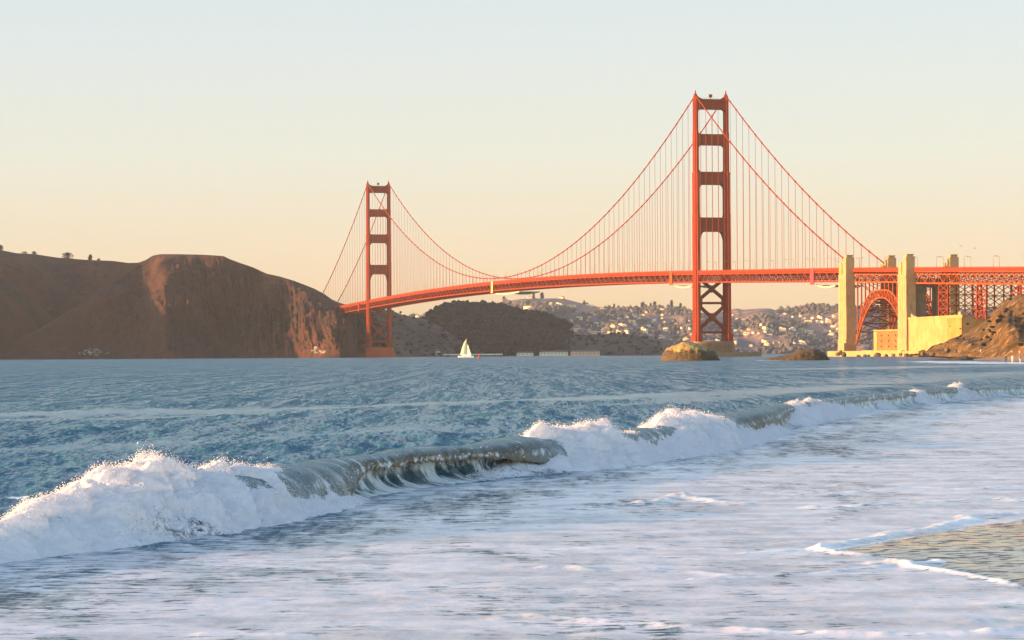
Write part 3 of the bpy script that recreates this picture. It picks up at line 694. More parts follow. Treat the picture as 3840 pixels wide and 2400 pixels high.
fs = [(1300, 1215, 8000), (1480, 1200, 8000), (1560, 1188, 8000), (1640, 1175, 8000), (1700, 1160, 8000), (1778, 1147, 8000), (1822, 1142, 8000), (1887, 1131, 8000), (1956, 1121, 8000), (1996, 1118, 8000), (2035, 1120, 8000), (2105, 1118, 8000), (2145, 1128, 8000), (2194, 1141, 8000), (2269, 1155, 8000), (2318, 1160, 8000), (2368, 1160, 8000), (2393, 1156, 8000), (2457, 1156, 8000), (2522, 1156, 8000), (2556, 1162, 8000), (2591, 1170, 8000), (2640, 1173, 8100), (2668, 1173, 8100), (2720, 1166, 8100), (2745, 1160, 8100), (2766, 1157, 8100), (2787, 1162, 8100), (2817, 1159, 8100), (2846, 1157, 8100), (2888, 1157, 8100), (2906, 1163, 8100), (2930, 1159, 8100), (2951, 1154, 8100), (2995, 1151, 8100), (3052, 1149, 8100), (3104, 1146, 8100), (3153, 1147, 8100), (3300, 1150, 8100), (3700, 1160, 8100), (4400, 1150, 8100)]
def fb(P, v): return 260 * fbm2(P / 130 + 2.2, v * 1.2, 3) + 120 * np.sin(P / 46.0 + 2.5 * v)
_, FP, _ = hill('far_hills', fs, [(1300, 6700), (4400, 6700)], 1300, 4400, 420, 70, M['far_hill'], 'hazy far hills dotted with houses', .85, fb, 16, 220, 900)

# bluff on the right, in front of the fort
bs = [(3400, 1330, 1850), (3470, 1322, 1830), (3486, 1305, 1820), (3496, 1296, 1815), (3515, 1291, 1805), (3538, 1286, 1790), (3560, 1272, 1770), (3607, 1256, 1740), (3640, 1238, 1715), (3672, 1216, 1690), (3694, 1203, 1670), (3708, 1196, 1660), (3716, 1186, 1650), (3725, 1169, 1640), (3738, 1155, 1630), (3750, 1144, 1620), (3765, 1130, 1605), (3781, 1119, 1590), (3809, 1109, 1570), (3825, 1104, 1560), (3840, 1101, 1555), (3900, 1085, 1530), (4100, 1000, 1500), (4600, 900, 1500)]
bsh = [(3400, 1840), (3490, 1740), (3520, 1500), (3600, 1320), (3700, 1120), (3840, 960), (4100, 800), (4600, 700)]
def bb(P, v): return 50 * fbm2(P / 60, v * 3 + 4, 4) + 45 * np.sin(P / 24.0 + 5 * v) * (v > .1)
_, BP, _ = hill('bluff_hill', bs, bsh, 3400, 4600, 330, 130, M['bluff'], 'brown scrubby bluff at the right edge', .8, bb, 4.5, 30, 500, None, 0.3)

def blob_template():
    bm = bmesh.new(); bmesh.ops.create_icosphere(bm, subdivisions=1, radius=1); V = np.array([v.co[:] for v in bm.verts]); Fs = np.array([[v.index for v in f.verts] for f in bm.faces]); bm.free(); return V, Fs
BV, BF = blob_template()
def forest(name, P, n, rmin, rmax, hmul, label, keep=None, leaf='leaf'):
    A = P.reshape(-1, 3); idx = rng.integers(0, len(A), n * 3); C = A[idx] + rng.normal(size=(n * 3, 3)) * (6, 12, 0)
    if keep is not None: C = C[keep(C)]
    C = C[:n]; m = len(C); r = rng.uniform(rmin, rmax, m)
    V = BV[None] * (1 + .35 * rng.normal(size=(m, len(BV), 1)).clip(-1, 1)) * r[:, None, None] * np.array((1, 1, hmul)) + (C + np.stack([0 * r, 0 * r, r * .5], 1))[:, None]
    Fs = BF[None] + (np.arange(m) * len(BV))[:, None, None]
    o = link(name, mesh_np(name, V.reshape(-1, 3), Fs.reshape(-1, 3), M[leaf], False)); tag(o, label, 'woodland', kind='stuff'); return o
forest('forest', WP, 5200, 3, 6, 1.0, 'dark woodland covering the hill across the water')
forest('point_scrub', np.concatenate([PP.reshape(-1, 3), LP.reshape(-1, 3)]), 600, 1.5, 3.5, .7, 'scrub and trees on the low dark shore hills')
forest('bluff_bushes', BP, 260, .5, 1.3, .6, 'dark bushes growing on the brown bluff', lambda C: (fbm2(C[:, 0] / 25, C[:, 1] / 60, 3) > .12) & (C[:, 2] > 3))

# single trees on the skylines
def tree(px, py, Y, h, w, conifer, label, group):
    p = at(px, py, Y); z0 = p[2] - 2.0
    o = thing('conifer_tree' if conifer else 'spreading_tree', (p[0], p[1], z0), label, 'tree', group)
    m = MB(); th = h * (.9 if conifer else .55)
    m.tube([(p[0], p[1], z0), (p[0] + .1, p[1], z0 + th * .5), (p[0], p[1], z0 + th)], [h * .035, h * .025, h * .008], 6)
    if not conifer:
        for k in range(6):
            a = k * 1.05; m.tube([(p[0], p[1], z0 + h * .4), (p[0] + math.cos(a) * w * .35, p[1] + math.sin(a) * w * .35, z0 + h * (.6 + .05 * (k % 3)))], [h * .02, h * .006], 5)
    m.build('trunk', M['trunk'], o)
    n = 420; V = []; 
    if conifer:
        tt = rng.uniform(0, 1, n) ** .8; rr = (1 - tt) * w * .5 * np.sqrt(rng.uniform(.1, 1, n)) * (.75 + .35 * np.sin(tt * 40)); zz = h * (.12 + .88 * tt)
    else:
        tt = rng.uniform(0, 1, n); zz = h * (.12 + .88 * tt); rr = w * .5 * np.sqrt(rng.uniform(0, 1, n)) * np.sqrt(np.clip(1 - (2 * tt - .8) ** 2 / 1.6, .05, 1)) * (.8 + .3 * np.sin(rng.uniform(0, 6, n)))
    aa = rng.uniform(0, 2 * np.pi, n); C = np.stack([p[0] + rr * np.cos(aa), p[1] + rr * np.sin(aa), z0 + zz], 1)
    s = rng.uniform(.05, .1, n) * h * .8
    V = C[:, None] + rng.normal(size=(n, 4, 3)) * s[:, None, None] * np.array((1, 1, .7)); Fs = np.arange(n * 4).reshape(n, 4)
    link('crown', mesh_np('crown', V.reshape(-1, 3), Fs, M['leaf'], False), o)
for px, py, h, w, lb in ((2, 936, 9, 10, 'small dark tree at the left end of the headland skyline'), (92, 953, 6, 14, 'low wide tree clump on the headland, second from left edge'), (128, 956, 7.5, 9, 'rounded dark tree on the headland left of the broad tree'), (252, 974, 13, 20, 'broad dark tree standing alone on the headland skyline'), (338, 975, 10, 7, 'thin tree on the headland ridge right of the broad tree'), (370, 979, 6, 6, 'smallest tree on the headland ridge, nearest the flat top')):
    tree(px, py, 4400, h, w, False, lb, 'trees on the headland ridge')
for k, (px, py, h) in enumerate(((2412, 1153, 13), (2455, 1152, 14), (2519, 1152, 17), (2552, 1156, 12), (2001, 1118, 14), (2033, 1120, 15), (2303, 1158, 12), (2408, 1156, 13), (2440, 1156, 12), (1890, 1130, 12))):
    tree(px, py + 3, 8000, h + 6, 8 + (k % 3) * 2, k % 2 == 0, f'{"pointed" if k % 2 == 0 else "rounded"} dark tree on the far ridge, {ORD[[6, 7, 8, 9, 1, 2, 3, 4, 5, 0][k]]} from the left', 'trees on the far ridge')

# ------------------------------------------------------------------ houses of the far town
M['wallA'] = simple('cream_wall', (0.60, 0.47, 0.32), (0.52, 0.39, 0.26), .3, .8)
M['wallB'] = simple('white_wall', (0.62, 0.55, 0.44), (0.56, 0.48, 0.37), .3, .8)
M['wallC'] = simple('pinkish_wall', (0.58, 0.36, 0.25), (0.5, 0.3, 0.2), .3, .8)
M['roofA'] = simple('grey_brown_roof', (0.14, 0.10, 0.08), (0.1, 0.07, 0.06), .5, .9)
M['glass'] = simple('window_glass', (0.05, 0.05, 0.05), None, 1, .2)
def house_mesh(kind, wall):
    m = MB(); X, Yv = (1, 0, 0), (0, 1, 0)
    def gable(x0, x1, y0, y1, zb, zw, zr, along=True):
        m.cur = 0; m.box(((x0 + x1) / 2, (y0 + y1) / 2, (zb + zw) / 2), (X, Yv, (0, 0, 1)), ((x1 - x0) / 2, (y1 - y0) / 2, (zw - zb) / 2))
        m.cur = 1; e = .03
        if along:
            ym = (y0 + y1) / 2; m.add([(x0 - e, y0 - e, zw + .002), (x1 + e, y0 - e, zw + .002), (x1 + e, y1 + e, zw + .002), (x0 - e, y1 + e, zw + .002), (x0 - e, ym, zr), (x1 + e, ym, zr)], [(0, 1, 5, 4), (2, 3, 4, 5), (0, 4, 3), (1, 2, 5), (0, 3, 2, 1)])
        else:
            xm = (x0 + x1) / 2; m.add([(x0 - e, y0 - e, zw + .002), (x1 + e, y0 - e, zw + .002), (x1 + e, y1 + e, zw + .002), (x0 - e, y1 + e, zw + .002), (xm, y0 - e, zr), (xm, y1 + e, zr)], [(0, 4, 5, 3), (1, 2, 5, 4), (0, 1, 4), (2, 3, 5), (0, 3, 2, 1)])
        m.cur = 2
        for k in np.linspace(x0 + (x1 - x0) * .2, x1 - (x1 - x0) * .2, 4): m.box((k, y0 - .004, zb + (zw - zb) * .6), (X, Yv, (0, 0, 1)), (.035, .004, (zw - zb) * .14))
    if kind == 0: gable(-.5, .5, -.35, .35, -.3, .72, 1.0)
    elif kind == 1: gable(-.5, .1, -.35, .35, -.3, .78, 1.0, False); gable(.103, .5, -.3, .3, -.3, .5, .68)
    elif kind == 2: gable(-.5, .5, -.3, .3, -.3, .55, .70); gable(-.2, .25, -.33, .27, .71, .9, 1.0)
    else: gable(-.5, -.05, -.35, .2, -.3, .85, 1.0); gable(-.047, .5, -.3, .3, -.3, .62, .8, False)
    return m.mesh('house', [M[wall], M['roofA'], M['glass']])
HM = {(k, w): house_mesh(k, w) for k in range(4) for w in ('wallA', 'wallB', 'wallC')}
q = .1984
HL = [(2720 + x * q, 1080 + y * q, w * q, h * q) for x, y, w, h in ((175,820,60,50),(395,850,130,50),(505,835,50,40),(640,840,40,30),(765,755,90,60),(865,775,90,50),(760,815,60,50),(875,695,60,50),(1065,690,110,50),(1070,770,120,70),(1270,770,110,50),(1455,785,130,70),(1600,810,90,60),(1630,860,110,60),(1660,560,60,45),(1775,550,100,60),(1480,565,80,40),(1930,585,80,60),(1970,625,120,60),(2070,525,60,45),(2060,635,100,40),(1890,790,80,50),(2020,855,130,50),(2065,945,80,45),(1590,945,50,40),(1735,955,50,50),(1810,985,50,50),(1460,1010,120,60),(1460,1055,150,35),(750,1000,110,60),(770,1050,110,60),(960,1020,140,40),(200,1020,50,60),(1395,615,80,35),(1340,675,120,40),(1560,690,200,35),(1580,625,160,35),(1780,625,150,40),(1040,615,60,40),(1190,605,40,40),(680,695,40,35),(310,790,110,40),(1265,545,40,35),(1960,690,60,40),(815,880,140,30),(2050,720,110,25),(1680,950,40,35),(1310,1030,40,30),(490,1080,60,40),(1430,520,50,35))]
q = .496
HL += [(1500 + x * q, 1050 + y * q, w * q, h * q) for x, y, w, h in ((140,275,30,20),(170,295,25,15),(970,205,70,20),(980,132,40,14),(1150,180,60,20),(1215,182,55,25),(1300,190,60,18),(1430,188,50,14),(1225,132,40,14),(1520,212,60,14),(1360,288,45,22),(1435,250,40,15),(1430,280,30,14),(1340,338,35,18),(1345,375,45,25),(1260,372,20,20),(1300,380,50,15),(1430,345,35,18),(1425,380,20,25),(1490,390,90,18),(1530,375,30,25),(1530,320,25,18),(1495,325,40,15),(1610,310,60,22),(1605,345,40,25),(1680,338,60,20),(1740,315,70,22),(1770,268,30,20),(1750,230,30,20),(1660,388,35,28),(1710,388,30,35),(1855,380,50,45),(1880,345,30,18),(1985,370,40,26),(2015,376,40,24),(1985,418,45,22),(2165,440,45,25),(2045,450,30,12),(1830,262,50,12),(1860,240,20,12),(1715,282,30,18),(1590,262,30,12),(1280,302,50,14),(1980,222,40,14),(2340,408,45,14),(2400,455,30,20),(1985,262,20,12),(1815,290,40,14),(2100,395,25,15),(2080,330,25,14),(1930,300,25,14),(1480,260,25,12))]
r3_ = np.random.default_rng(21)
for k in range(70):                                  # the smaller ones between
    x = r3_.choice([r3_.uniform(2090, 2600), r3_.uniform(2740, 3140), r3_.uniform(2200, 2520)]); y = r3_.uniform(1175, 1268)
    if all(abs(x - a) > 9 + w * .5 or abs(y - b) > 8 for a, b, w, h in HL): HL.append((x, y, r3_.uniform(6, 14), r3_.uniform(4.5, 7.5)))
hs_ = []
for k, (px, py, w, h) in enumerate(HL):
    p = on_hill(FP, px, py + h * .5); s = p[1] / F
    band = 'upper' if py < 1190 else ('middle' if py < 1240 else 'lower')
    hs_.append([px, p, w * s, h * s, band, k])
def clear(C):                                       # no tree right in front of a house
    ok = np.ones(len(C), bool)
    for px, p, w, h, b, k in hs_: ok &= ~((np.abs(C[:, 0] - p[0]) < w * .5 + 6) & (C[:, 1] < p[1] + 5) & (C[:, 1] > p[1] - 70))
    return ok
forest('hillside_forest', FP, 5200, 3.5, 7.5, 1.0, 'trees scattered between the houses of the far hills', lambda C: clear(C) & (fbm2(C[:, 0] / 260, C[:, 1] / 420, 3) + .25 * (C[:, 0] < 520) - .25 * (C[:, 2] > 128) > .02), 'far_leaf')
WN = {'wallA': 'cream', 'wallB': 'off-white', 'wallC': 'pinkish'}
for sidename, sel in (('left', lambda x: x < 2665), ('right', lambda x: x >= 2665)):
    for band in ('upper', 'middle', 'lower'):
        row = sorted([r for r in hs_ if sel(r[0]) and r[4] == band], key=lambda r: abs(r[0] - 2665))
        for j, (px, p, w, h, b, k) in enumerate(row):
            wall = ('wallB', 'wallA', 'wallB', 'wallC', 'wallA')[k % 5]; hh = max(h, 4.0); ww = max(w, 6)
            o = bpy.data.objects.new('house', HM[((k * 7) % 4, wall)]); COL.objects.link(o)
            o.location = (p[0], p[1] - 4, p[2]); o.scale = (ww, max(8, min(ww, 14)), hh * 1.15); o.rotation_euler = (0, 0, math.radians(-18 - (k * 37 % 30)))
            sz = 'large' if ww > 17 else ('mid-sized' if ww > 10 else 'small')
            tag(o, f'{sz} {WN[wall]} house in the {band} row, {ORD[j]} counting {sidename} from the near tower', 'house', 'houses on the far hillside')

# buildings along the far shore
def shore_building(px0, px1, py0, py1, Y, wall, roof, label, storeys=1):
    p0, p1 = at(px0, py1, Y), at(px1, py1, Y); top = at(px0, py0, Y)[2]; zb = .2
    o = thing('waterfront_building', ((p0[0] + p1[0]) / 2, Y, zb), label, 'building', 'low buildings along the far shore')
    x0, x1 = p0[0], p1[0]; zw = zb + (top - zb) * .68
    m = MB(); m.box(((x0 + x1) / 2, Y + 5, (zb - 1 + zw) / 2), ((1, 0, 0), (0, 1, 0), (0, 0, 1)), ((x1 - x0) / 2, 5, (zw - zb + 1) / 2)); m.build('wall', M[wall], o)
    m = MB(); e = .6; m.add([(x0 - e, Y - e, zw), (x1 + e, Y - e, zw), (x1 + e, Y + 10 + e, zw), (x0 - e, Y + 10 + e, zw), (x0 + 2, Y + 5, top), (x1 - 2, Y + 5, top)], [(0, 1, 5, 4), (2, 3, 4, 5), (0, 4, 3), (1, 2, 5), (0, 3, 2, 1)]); m.build('roof', M[roof], o)
    n = max(2, int((x1 - x0) / 5))
    for k in range(min(n, 12)):
        x = x0 + (x1 - x0) * (k + .5) / min(n, 12); m = MB(); m.box((x, Y - .03, (zb + zw) / 2 + .4), ((1, 0, 0), (0, 1, 0), (0, 0, 1)), (.7, .05, .8)); m.build('window', M['glass'], o)
shore_building(1938, 2000, 1319, 1335, 4330, 'wallB', 'roofA', 'long white waterfront building left of the longest one')
shore_building(2023, 2130, 1315, 1335, 4330, 'wallB', 'roofA', 'longest white waterfront building under the low point')
shore_building(2140, 2250, 1312, 1334, 4380, 'wallC', 'roofA', 'dim brownish waterfront building right of the long white one')
shore_building(1570, 1592, 1314, 1336, 4250, 'wallC', 'roofA', 'small reddish building on the shore right of the far tower')
shore_building(1598, 1610, 1321, 1335, 4240, 'wallB', 'roofA', 'tiny bright white shed between two orange shore buildings')
shore_building(1634, 1650, 1308, 1338, 4240, 'wallA', 'roofA', 'tall narrow orange lit building left of the sailing boat')
jt = thing('jetty', at(1740, 1332, 4260), 'pale low jetty along the far shore behind the sailing boat', 'jetty')
pa, pb = at(1662, 1330, 4260), at(1885, 1330, 4260); m = MB(); m.box(((pa[0] + pb[0]) / 2, 4260, 2.9), ((1, 0, 0), (0, 1, 0), (0, 0, 1)), ((pb[0] - pa[0]) / 2, 3, 1.0)); m.build('deck', M['wallB'], jt)
m = MB()
for x in np.linspace(pa[0] + 1, pb[0] - 1, 22): m.tube([(x, 4257.5, -2), (x, 4257.5, 2.2)], [.5, .5], 6)
m.build('piles', M['pier'], jt)
# ================================================================== ROCKS
t = NT('sea_rock'); f1 = t.noise(.35, 8, .65); f2 = t.noise(1.2, 6, .65); g = t.n.new('ShaderNodeSeparateXYZ'); t.l.new(t.tc.outputs['Object'], g.inputs[0])
hz = t.math('ADD', g.outputs[2], t.math('MULTIPLY', t.math('SUBTRACT', f1, .5), 9.0))
c = t.mix(t.maprange(f2, .4, .65), (0.085, 0.05, 0.022), (0.03, 0.02, 0.012))
c = t.mix(t.math('MULTIPLY', t.maprange(hz, 3.2, 4.8), t.attr('guano')), c, t.mix(t.maprange(f2, .35, .6), (0.50, 0.33, 0.10), (0.17, 0.09, 0.028)))
t.set(Base_Color=c, Roughness=.85, Normal=t.bump(f2, .9, .5)); M['sea_rock'] = t.mat
t = NT('boulder_stone'); f1 = t.noise(.5, 6, .65)
t.set(Base_Color=t.mix(t.maprange(f1, .4, .6), (0.13, 0.09, 0.055), (0.05, 0.038, 0.028)), Roughness=.9, Normal=t.bump(t.noise(1.5, 6, .7), .8, .4)); M['boulder'] = t.mat
t = NT('foam_white'); M['foam'] = t.mat
t.set(Base_Color=(0.84, 0.79, 0.86), Roughness=.7, Specular_IOR_Level=.2, Normal=t.bump(t.noise(12.0, 6, .7), .6, .04))
tr = t.n.new('ShaderNodeBsdfTranslucent'); tr.inputs[0].default_value = (.9, .9, .9, 1); ms = t.n.new('ShaderNodeMixShader'); ms.inputs[0].default_value = .42
t.l.new(t.b.outputs[0], ms.inputs[1]); t.l.new(tr.outputs[0], ms.inputs[2]); t.l.new(ms.outputs[0], t.out.inputs[0])

t = NT('torn_froth'); M['froth'] = t.mat
h1 = t.noise(5.0, 7, .7, dist=.4); h2 = t.noise(16.0, 5, .65)
t.set(Base_Color=(0.90, 0.86, 0.92), Roughness=.7, Specular_IOR_Level=.2, Normal=t.bump(h2, .35, .02, t.bump(h1, .4, .05)))
tr = t.n.new('ShaderNodeBsdfTranslucent'); tr.inputs[0].default_value = (.9, .88, .9, 1); ms = t.n.new('ShaderNodeMixShader'); ms.inputs[0].default_value = .42
t.l.new(t.b.outputs[0], ms.inputs[1]); t.l.new(tr.outputs[0], ms.inputs[2])
hole = t.maprange(t.math('ADD', t.math('ADD', t.math('MULTIPLY', h1, .6), t.math('MULTIPLY', h2, .4)), t.math('MULTIPLY', t.attr('thin'), .42)), .70, .84)
tp = t.n.new('ShaderNodeBsdfTransparent'); m2 = t.n.new('ShaderNodeMixShader'); t.l.new(hole, m2.inputs[0]); t.l.new(ms.outputs[0], m2.inputs[1]); t.l.new(tp.outputs[0], m2.inputs[2]); t.l.new(m2.outputs[0], t.out.inputs[0])

def rock(name, outline, Y, depth, mat, label, cat, guano=0.0, group=None, seed=0, n=72, amp=.9, tilt=0.0):
    """outline: skyline of the rock in photo pixels (left to right); the body is domed front and back"""
    o = np.array(outline, float); px = np.linspace(o[0, 0], o[-1, 0], n); py = np.interp(px, o[:, 0], o[:, 1])
    P = np.array([at(a, b, Y) for a, b in zip(px, py)]); X, Zt = P[:, 0], P[:, 2]
    ph = np.linspace(0, np.pi, 40); w = (X[-1] - X[0])
    s = np.clip((X - X[0]) / w, 0, 1); dep = depth * np.sqrt(np.clip(1 - (2 * s - 1) ** 2, .01, 1)) * .5
    YY = Y - np.cos(ph)[None] * dep[:, None]; ZZ = -1.2 + (Zt[:, None] + 1.2) * np.sin(ph)[None] ** .55
    XX = np.broadcast_to(X[:, None], YY.shape).copy()
    V = np.stack([XX, YY, ZZ], -1); nn = fbm3(V + seed * 31.7, 1.6 / depth * 4, 5, .55); r2 = np.abs(fbm3(V + seed * 7.3, 1.2 / depth * 3, 3))
    nn = nn + .34 * fbm3(V + seed, .9, 5, .65)
    win = (np.sin(ph)[None] * np.sqrt(np.clip(np.minimum(s, 1 - s) * 6, 0, 1))[:, None])
    V[..., 1] -= (nn * amp * 3.4 + r2 * amp * 1.6) * win * np.cos(ph)[None] * -1; V[..., 2] += (nn * amp - r2 * amp * .8) * win * .95; V[..., 0] += nn * amp * .5 * win
    c = np.array((X.mean(), Y, 0.0)); me = mesh_np(name, V.reshape(-1, 3) - c, grid_faces(n, 40), mat, True, {'guano': np.full(V.shape[:2], guano)})
    ob = link(name, me, None, c); tag(ob, label, cat, group); return ob
rock('sea_rock', [(2474, 1356), (2480, 1335), (2490, 1318), (2500, 1306), (2520, 1297), (2545, 1288), (2562, 1283), (2590, 1283), (2612, 1287), (2640, 1300), (2660, 1312), (2680, 1320), (2692, 1334), (2702, 1352), (2704, 1358)], 1085, 17, M['sea_rock'], 'large sea rock with pale yellow top in front of the near tower', 'rock', 1.0, None, 1, 110, 1.0)
rock('sea_rock', [(2850, 1354), (2885, 1343), (2925, 1336), (2955, 1329), (2980, 1318), (2995, 1311), (3020, 1307), (3050, 1306), (3072, 1311), (3090, 1322), (3105, 1340), (3116, 1353)], 1040, 14, M['sea_rock'], 'dark low sea rock with a long tail left of the pylons', 'rock', 0.12, None, 2, 110, .7)
rock('flat_rock', [(3450, 1358), (3462, 1351), (3500, 1347), (3560, 1343), (3600, 1337), (3622, 1334), (3640, 1340), (3652, 1350)], 930, 9, M['sea_rock'], 'flat dark rock ledge awash in front of the bluff', 'rock', 0.0, None, 3, 90, .35)
def boulder(px, py, d, Y, label, k):
    p = at(px, py, Y); s = d / F * Y / 2
    bm = bmesh.new(); bmesh.ops.create_icosphere(bm, subdivisions=3, radius=1); V = np.array([v.co[:] for v in bm.verts]); Fs = np.array([[v.index for v in f.verts] for f in bm.faces]); bm.free()
    n = fbm3(V + k * 13.1, .9, 3); V = V * (1 + .55 * n)[:, None] * np.array((1.15, 1, .85)) * s
    V = np.sign(V) * np.abs(V) ** 1.0
    o = link('boulder', mesh_np('boulder', V, Fs, M['boulder'], False), None, (p[0], p[1], p[2])); o.rotation_euler = (0, 0, k)
    tag(o, label, 'boulder', 'boulders at the foot of wall and bluff')
bl = [(410, 1290, 50), (440, 1262, 34), (472, 1292, 62), (630, 1312, 42), (700, 1310, 44), (742, 1305, 30), (835, 1300, 64), (930, 1308, 40), (1010, 1303, 44), (1085, 1294, 40), (1150, 1300, 50), (1250, 1290, 60), (1330, 1284, 92), (1430, 1296, 80)]
for k, (x, y, d) in enumerate(bl):
    boulder(3000 + x * .3471, 880 + y * .3471, d * .3471, 1985 if x > 380 else 2000, f'grey brown boulder by the sea wall, {ORD[k]} from its left end', k)
q = .1653
for k, (x, y, d, Y, lb) in enumerate(((680, 930, 130, 1330, 'dark squarish boulder at the foot of the bluff'), (870, 950, 80, 1300, 'small dark boulder right of the squarish one under the bluff'), (130, 1010, 110, 1690, 'dark boulder left of the bluff foot, below the yellow wall'), (350, 1020, 110, 1600, 'dark boulder at the left tip of the bluff'), (2180, 760, 240, 1120, 'big rounded dark rock set in the bluff above the bathers'))):
    boulder(3440 + x * q, 1160 + y * q, d * q, Y, lb, 20 + k)

# ================================================================== BOAT, BUOY, GULLS
M['sail'] = simple('sail_cloth', (0.72, 0.66, 0.50), (0.68, 0.6, 0.44), .3, .8); M['hull'] = simple('boat_white', (0.75, 0.73, 0.7), None, .5, .4)
M['buoy'] = simple('buoy_red', (0.62, 0.03, 0.02), None, .8, .5); M['gull'] = simple('gull_grey', (0.22, 0.2, 0.19), None, 4, .8)
YB = 2700.0; sx = YB / F; bc = at(1746, 1341, YB); bc[2] = 0
boat = thing('sailing_boat', bc, 'white sailing boat with sunlit mainsail heading left under the bridge', 'sailing boat')
def bp(px, py, dy=0.0): p = at(px, py, YB); return (p[0], YB + dy, max(p[2], -.4))
for dy in (-2.6, 2.6):
    xs_ = np.linspace(bp(1717, 1340)[0], bp(1776, 1340)[0], 22); m = MB(); rings = []
    for x in xs_:
        u = (x - xs_[0]) / (xs_[-1] - xs_[0]); hw_ = .85 * (np.sin(np.pi * min(1, .06 + u * .94) ** .7) ** .6 if u < .97 else .3) + .03; top = 1.7 - .25 * u
        rings.append([(x, YB + dy - hw_, top), (x, YB + dy - hw_ * .85, .3), (x, YB + dy, -.5), (x, YB + dy + hw_ * .85, .3), (x, YB + dy + hw_, top)])
    V = [p for r in rings for p in r]; Fs = [(i * 5 + j, i * 5 + j + 1, (i + 1) * 5 + j + 1, (i + 1) * 5 + j) for i in range(21) for j in range(4)] + [(i * 5 + 4, i * 5, (i + 1) * 5, (i + 1) * 5 + 4) for i in range(21)] + [(0, 1, 2, 3, 4), (109, 108, 107, 106, 105)]
    m.add(V, Fs); m.build('hull', M['hull'], boat)
m = MB(); x0, x1 = bp(1727, 1340)[0], bp(1768, 1340)[0]
m.hexa([(x0, YB - 2.7, 1.3), (x1, YB - 2.7, 1.3), (x1, YB + 2.7, 1.3), (x0, YB + 2.7, 1.3), (x0 + 2.2, YB - 2.2, 2.9), (x1 - .8, YB - 2.2, 2.9), (x1 - .8, YB + 2.2, 2.9), (x0 + 2.2, YB + 2.2, 2.9)]); m.build('cabin', M['hull'], boat)
mx = bp(1750.5, 1300)[0]; mt = bp(1750, 1271)[2]
m = MB(); m.tube([(mx, YB, 1.5), (mx, YB, mt + .4)], [.13, .08], 8); m.build('mast', M['hull'], boat)
m = MB(); m.tube([(mx, YB, 3.6), (bp(1728, 1331)[0], YB, 3.7)], [.1, .1], 8); m.build('boom', M['hull'], boat)
def sail(name, pts_l, x_m, z0, z1, belly):
    n, k = 18, 8; V = []; z = np.linspace(z0, z1, n)
    for i in range(n):
        xl = np.interp(z[i], [p[1] for p in pts_l], [p[0] for p in pts_l])
        for j in range(k): f_ = j / (k - 1); V.append((x_m(z[i]) + (xl - x_m(z[i])) * f_, YB - belly * math.sin(math.pi * f_) * (1 - i / n * .6) - f_ * .8, z[i]))
    V = np.array(V); V2 = V + np.array((0, .05, 0)); Fs = grid_faces(n, k)
    mm = M['sail']; link(name, mesh_np(name, np.concatenate([V, V2]), np.concatenate([Fs, Fs[:, ::-1] + n * k]), mm, True), boat)
ml = sorted([(bp(x, y)[0], bp(x, y)[2]) for x, y in ((1726.5, 1330.5), (1729, 1318), (1732.5, 1305), (1737.5, 1291), (1743, 1280), (1747.5, 1272.5))], key=lambda p: p[1])
sail('mainsail', ml, lambda z: mx - .15, ml[0][1], ml[-1][1], .9)
jl = sorted([(bp(x, y)[0], bp(x, y)[2]) for x, y in ((1769, 1332.5), (1763, 1317), (1757, 1300), (1753.5, 1291))], key=lambda p: p[1])
sail('jib', jl, lambda z: mx + .5 + max(0, (z - 3) * .02), jl[0][1], jl[-1][1], .5)
bu = ground(1796.5, 1345.5); bu = np.array((bu[0] / bu[1] * 2300, 2300, 0)); buoy = thing('channel_buoy', bu, 'small red channel buoy on the water right of the sailing boat', 'buoy')
m = MB(); m.tube([bu + np.array((0, 0, z)) for z in (-.5, .0, .5, .9, 1.0)], [.95, 1.05, 1.05, .95, .3], 14); m.build('float', M['buoy'], buoy, True)
m = MB()
for k in range(4):
    a = k * math.pi / 2 + .4; m.bar(bu + np.array((math.cos(a) * .75, math.sin(a) * .75, .9)), bu + np.array((math.cos(a) * .3, math.sin(a) * .3, 3.0)), .16, .16)
    b_ = a + math.pi / 2
    for z, r in ((1.6, .6), (2.4, .42)): m.bar(bu + np.array((math.cos(a) * r, math.sin(a) * r, z)), bu + np.array((math.cos(b_) * r, math.sin(b_) * r, z)), .12, .12)
m.box(bu + np.array((0, 0, 2.2)), ((1, 0, 0), (0, 1, 0), (0, 0, 1)), (.4, .4, .5)); m.build('tower_frame', M['buoy'], buoy)
m = MB(); m.tube([bu + np.array((0, 0, z)) for z in (3.0, 3.2, 3.6, 3.8)], [.25, .3, .25, .05], 8); m.build('lantern', M['buoy'], buoy, True)
def gull(px, py, Y, tilt, label):
    p = at(px, py, Y); o = thing('gull', p, label, 'bird', 'gulls above the viaduct'); o.rotation_euler = (0, tilt, .6)
    m = MB(); m.tube([(0, -.32, -.02), (0, -.24, 0), (0, -.05, 0), (0, .15, 0), (0, .24, .03), (0, .31, .03), (0, .38, .01)], [.03, .06, .1, .09, .06, .06, .01], 8)
    link('body', m.mesh('body', M['gull'], True), o, (0, 0, 0))
    for s in (1, -1):
        V = []
        for i in range(9):
            f_ = i / 8; x = s * (.06 + .68 * f_); z = .22 * math.sin(min(1, f_ * 1.6) * math.pi / 2) - .16 * f_ * f_; c = .13 * (1 - .75 * f_ ** 2); y = .04 - .12 * f_ ** 2
            V += [(x, y + c, z), (x, y, z + .018), (x, y - c, z)]
        V = np.array(V); Fs = grid_faces(9, 3); link('wing', mesh_np('wing', np.concatenate([V, V - np.array((0, 0, .012))]), np.concatenate([Fs, Fs[:, ::-1] + 27]), M['gull'], True), o, (0, 0, 0))
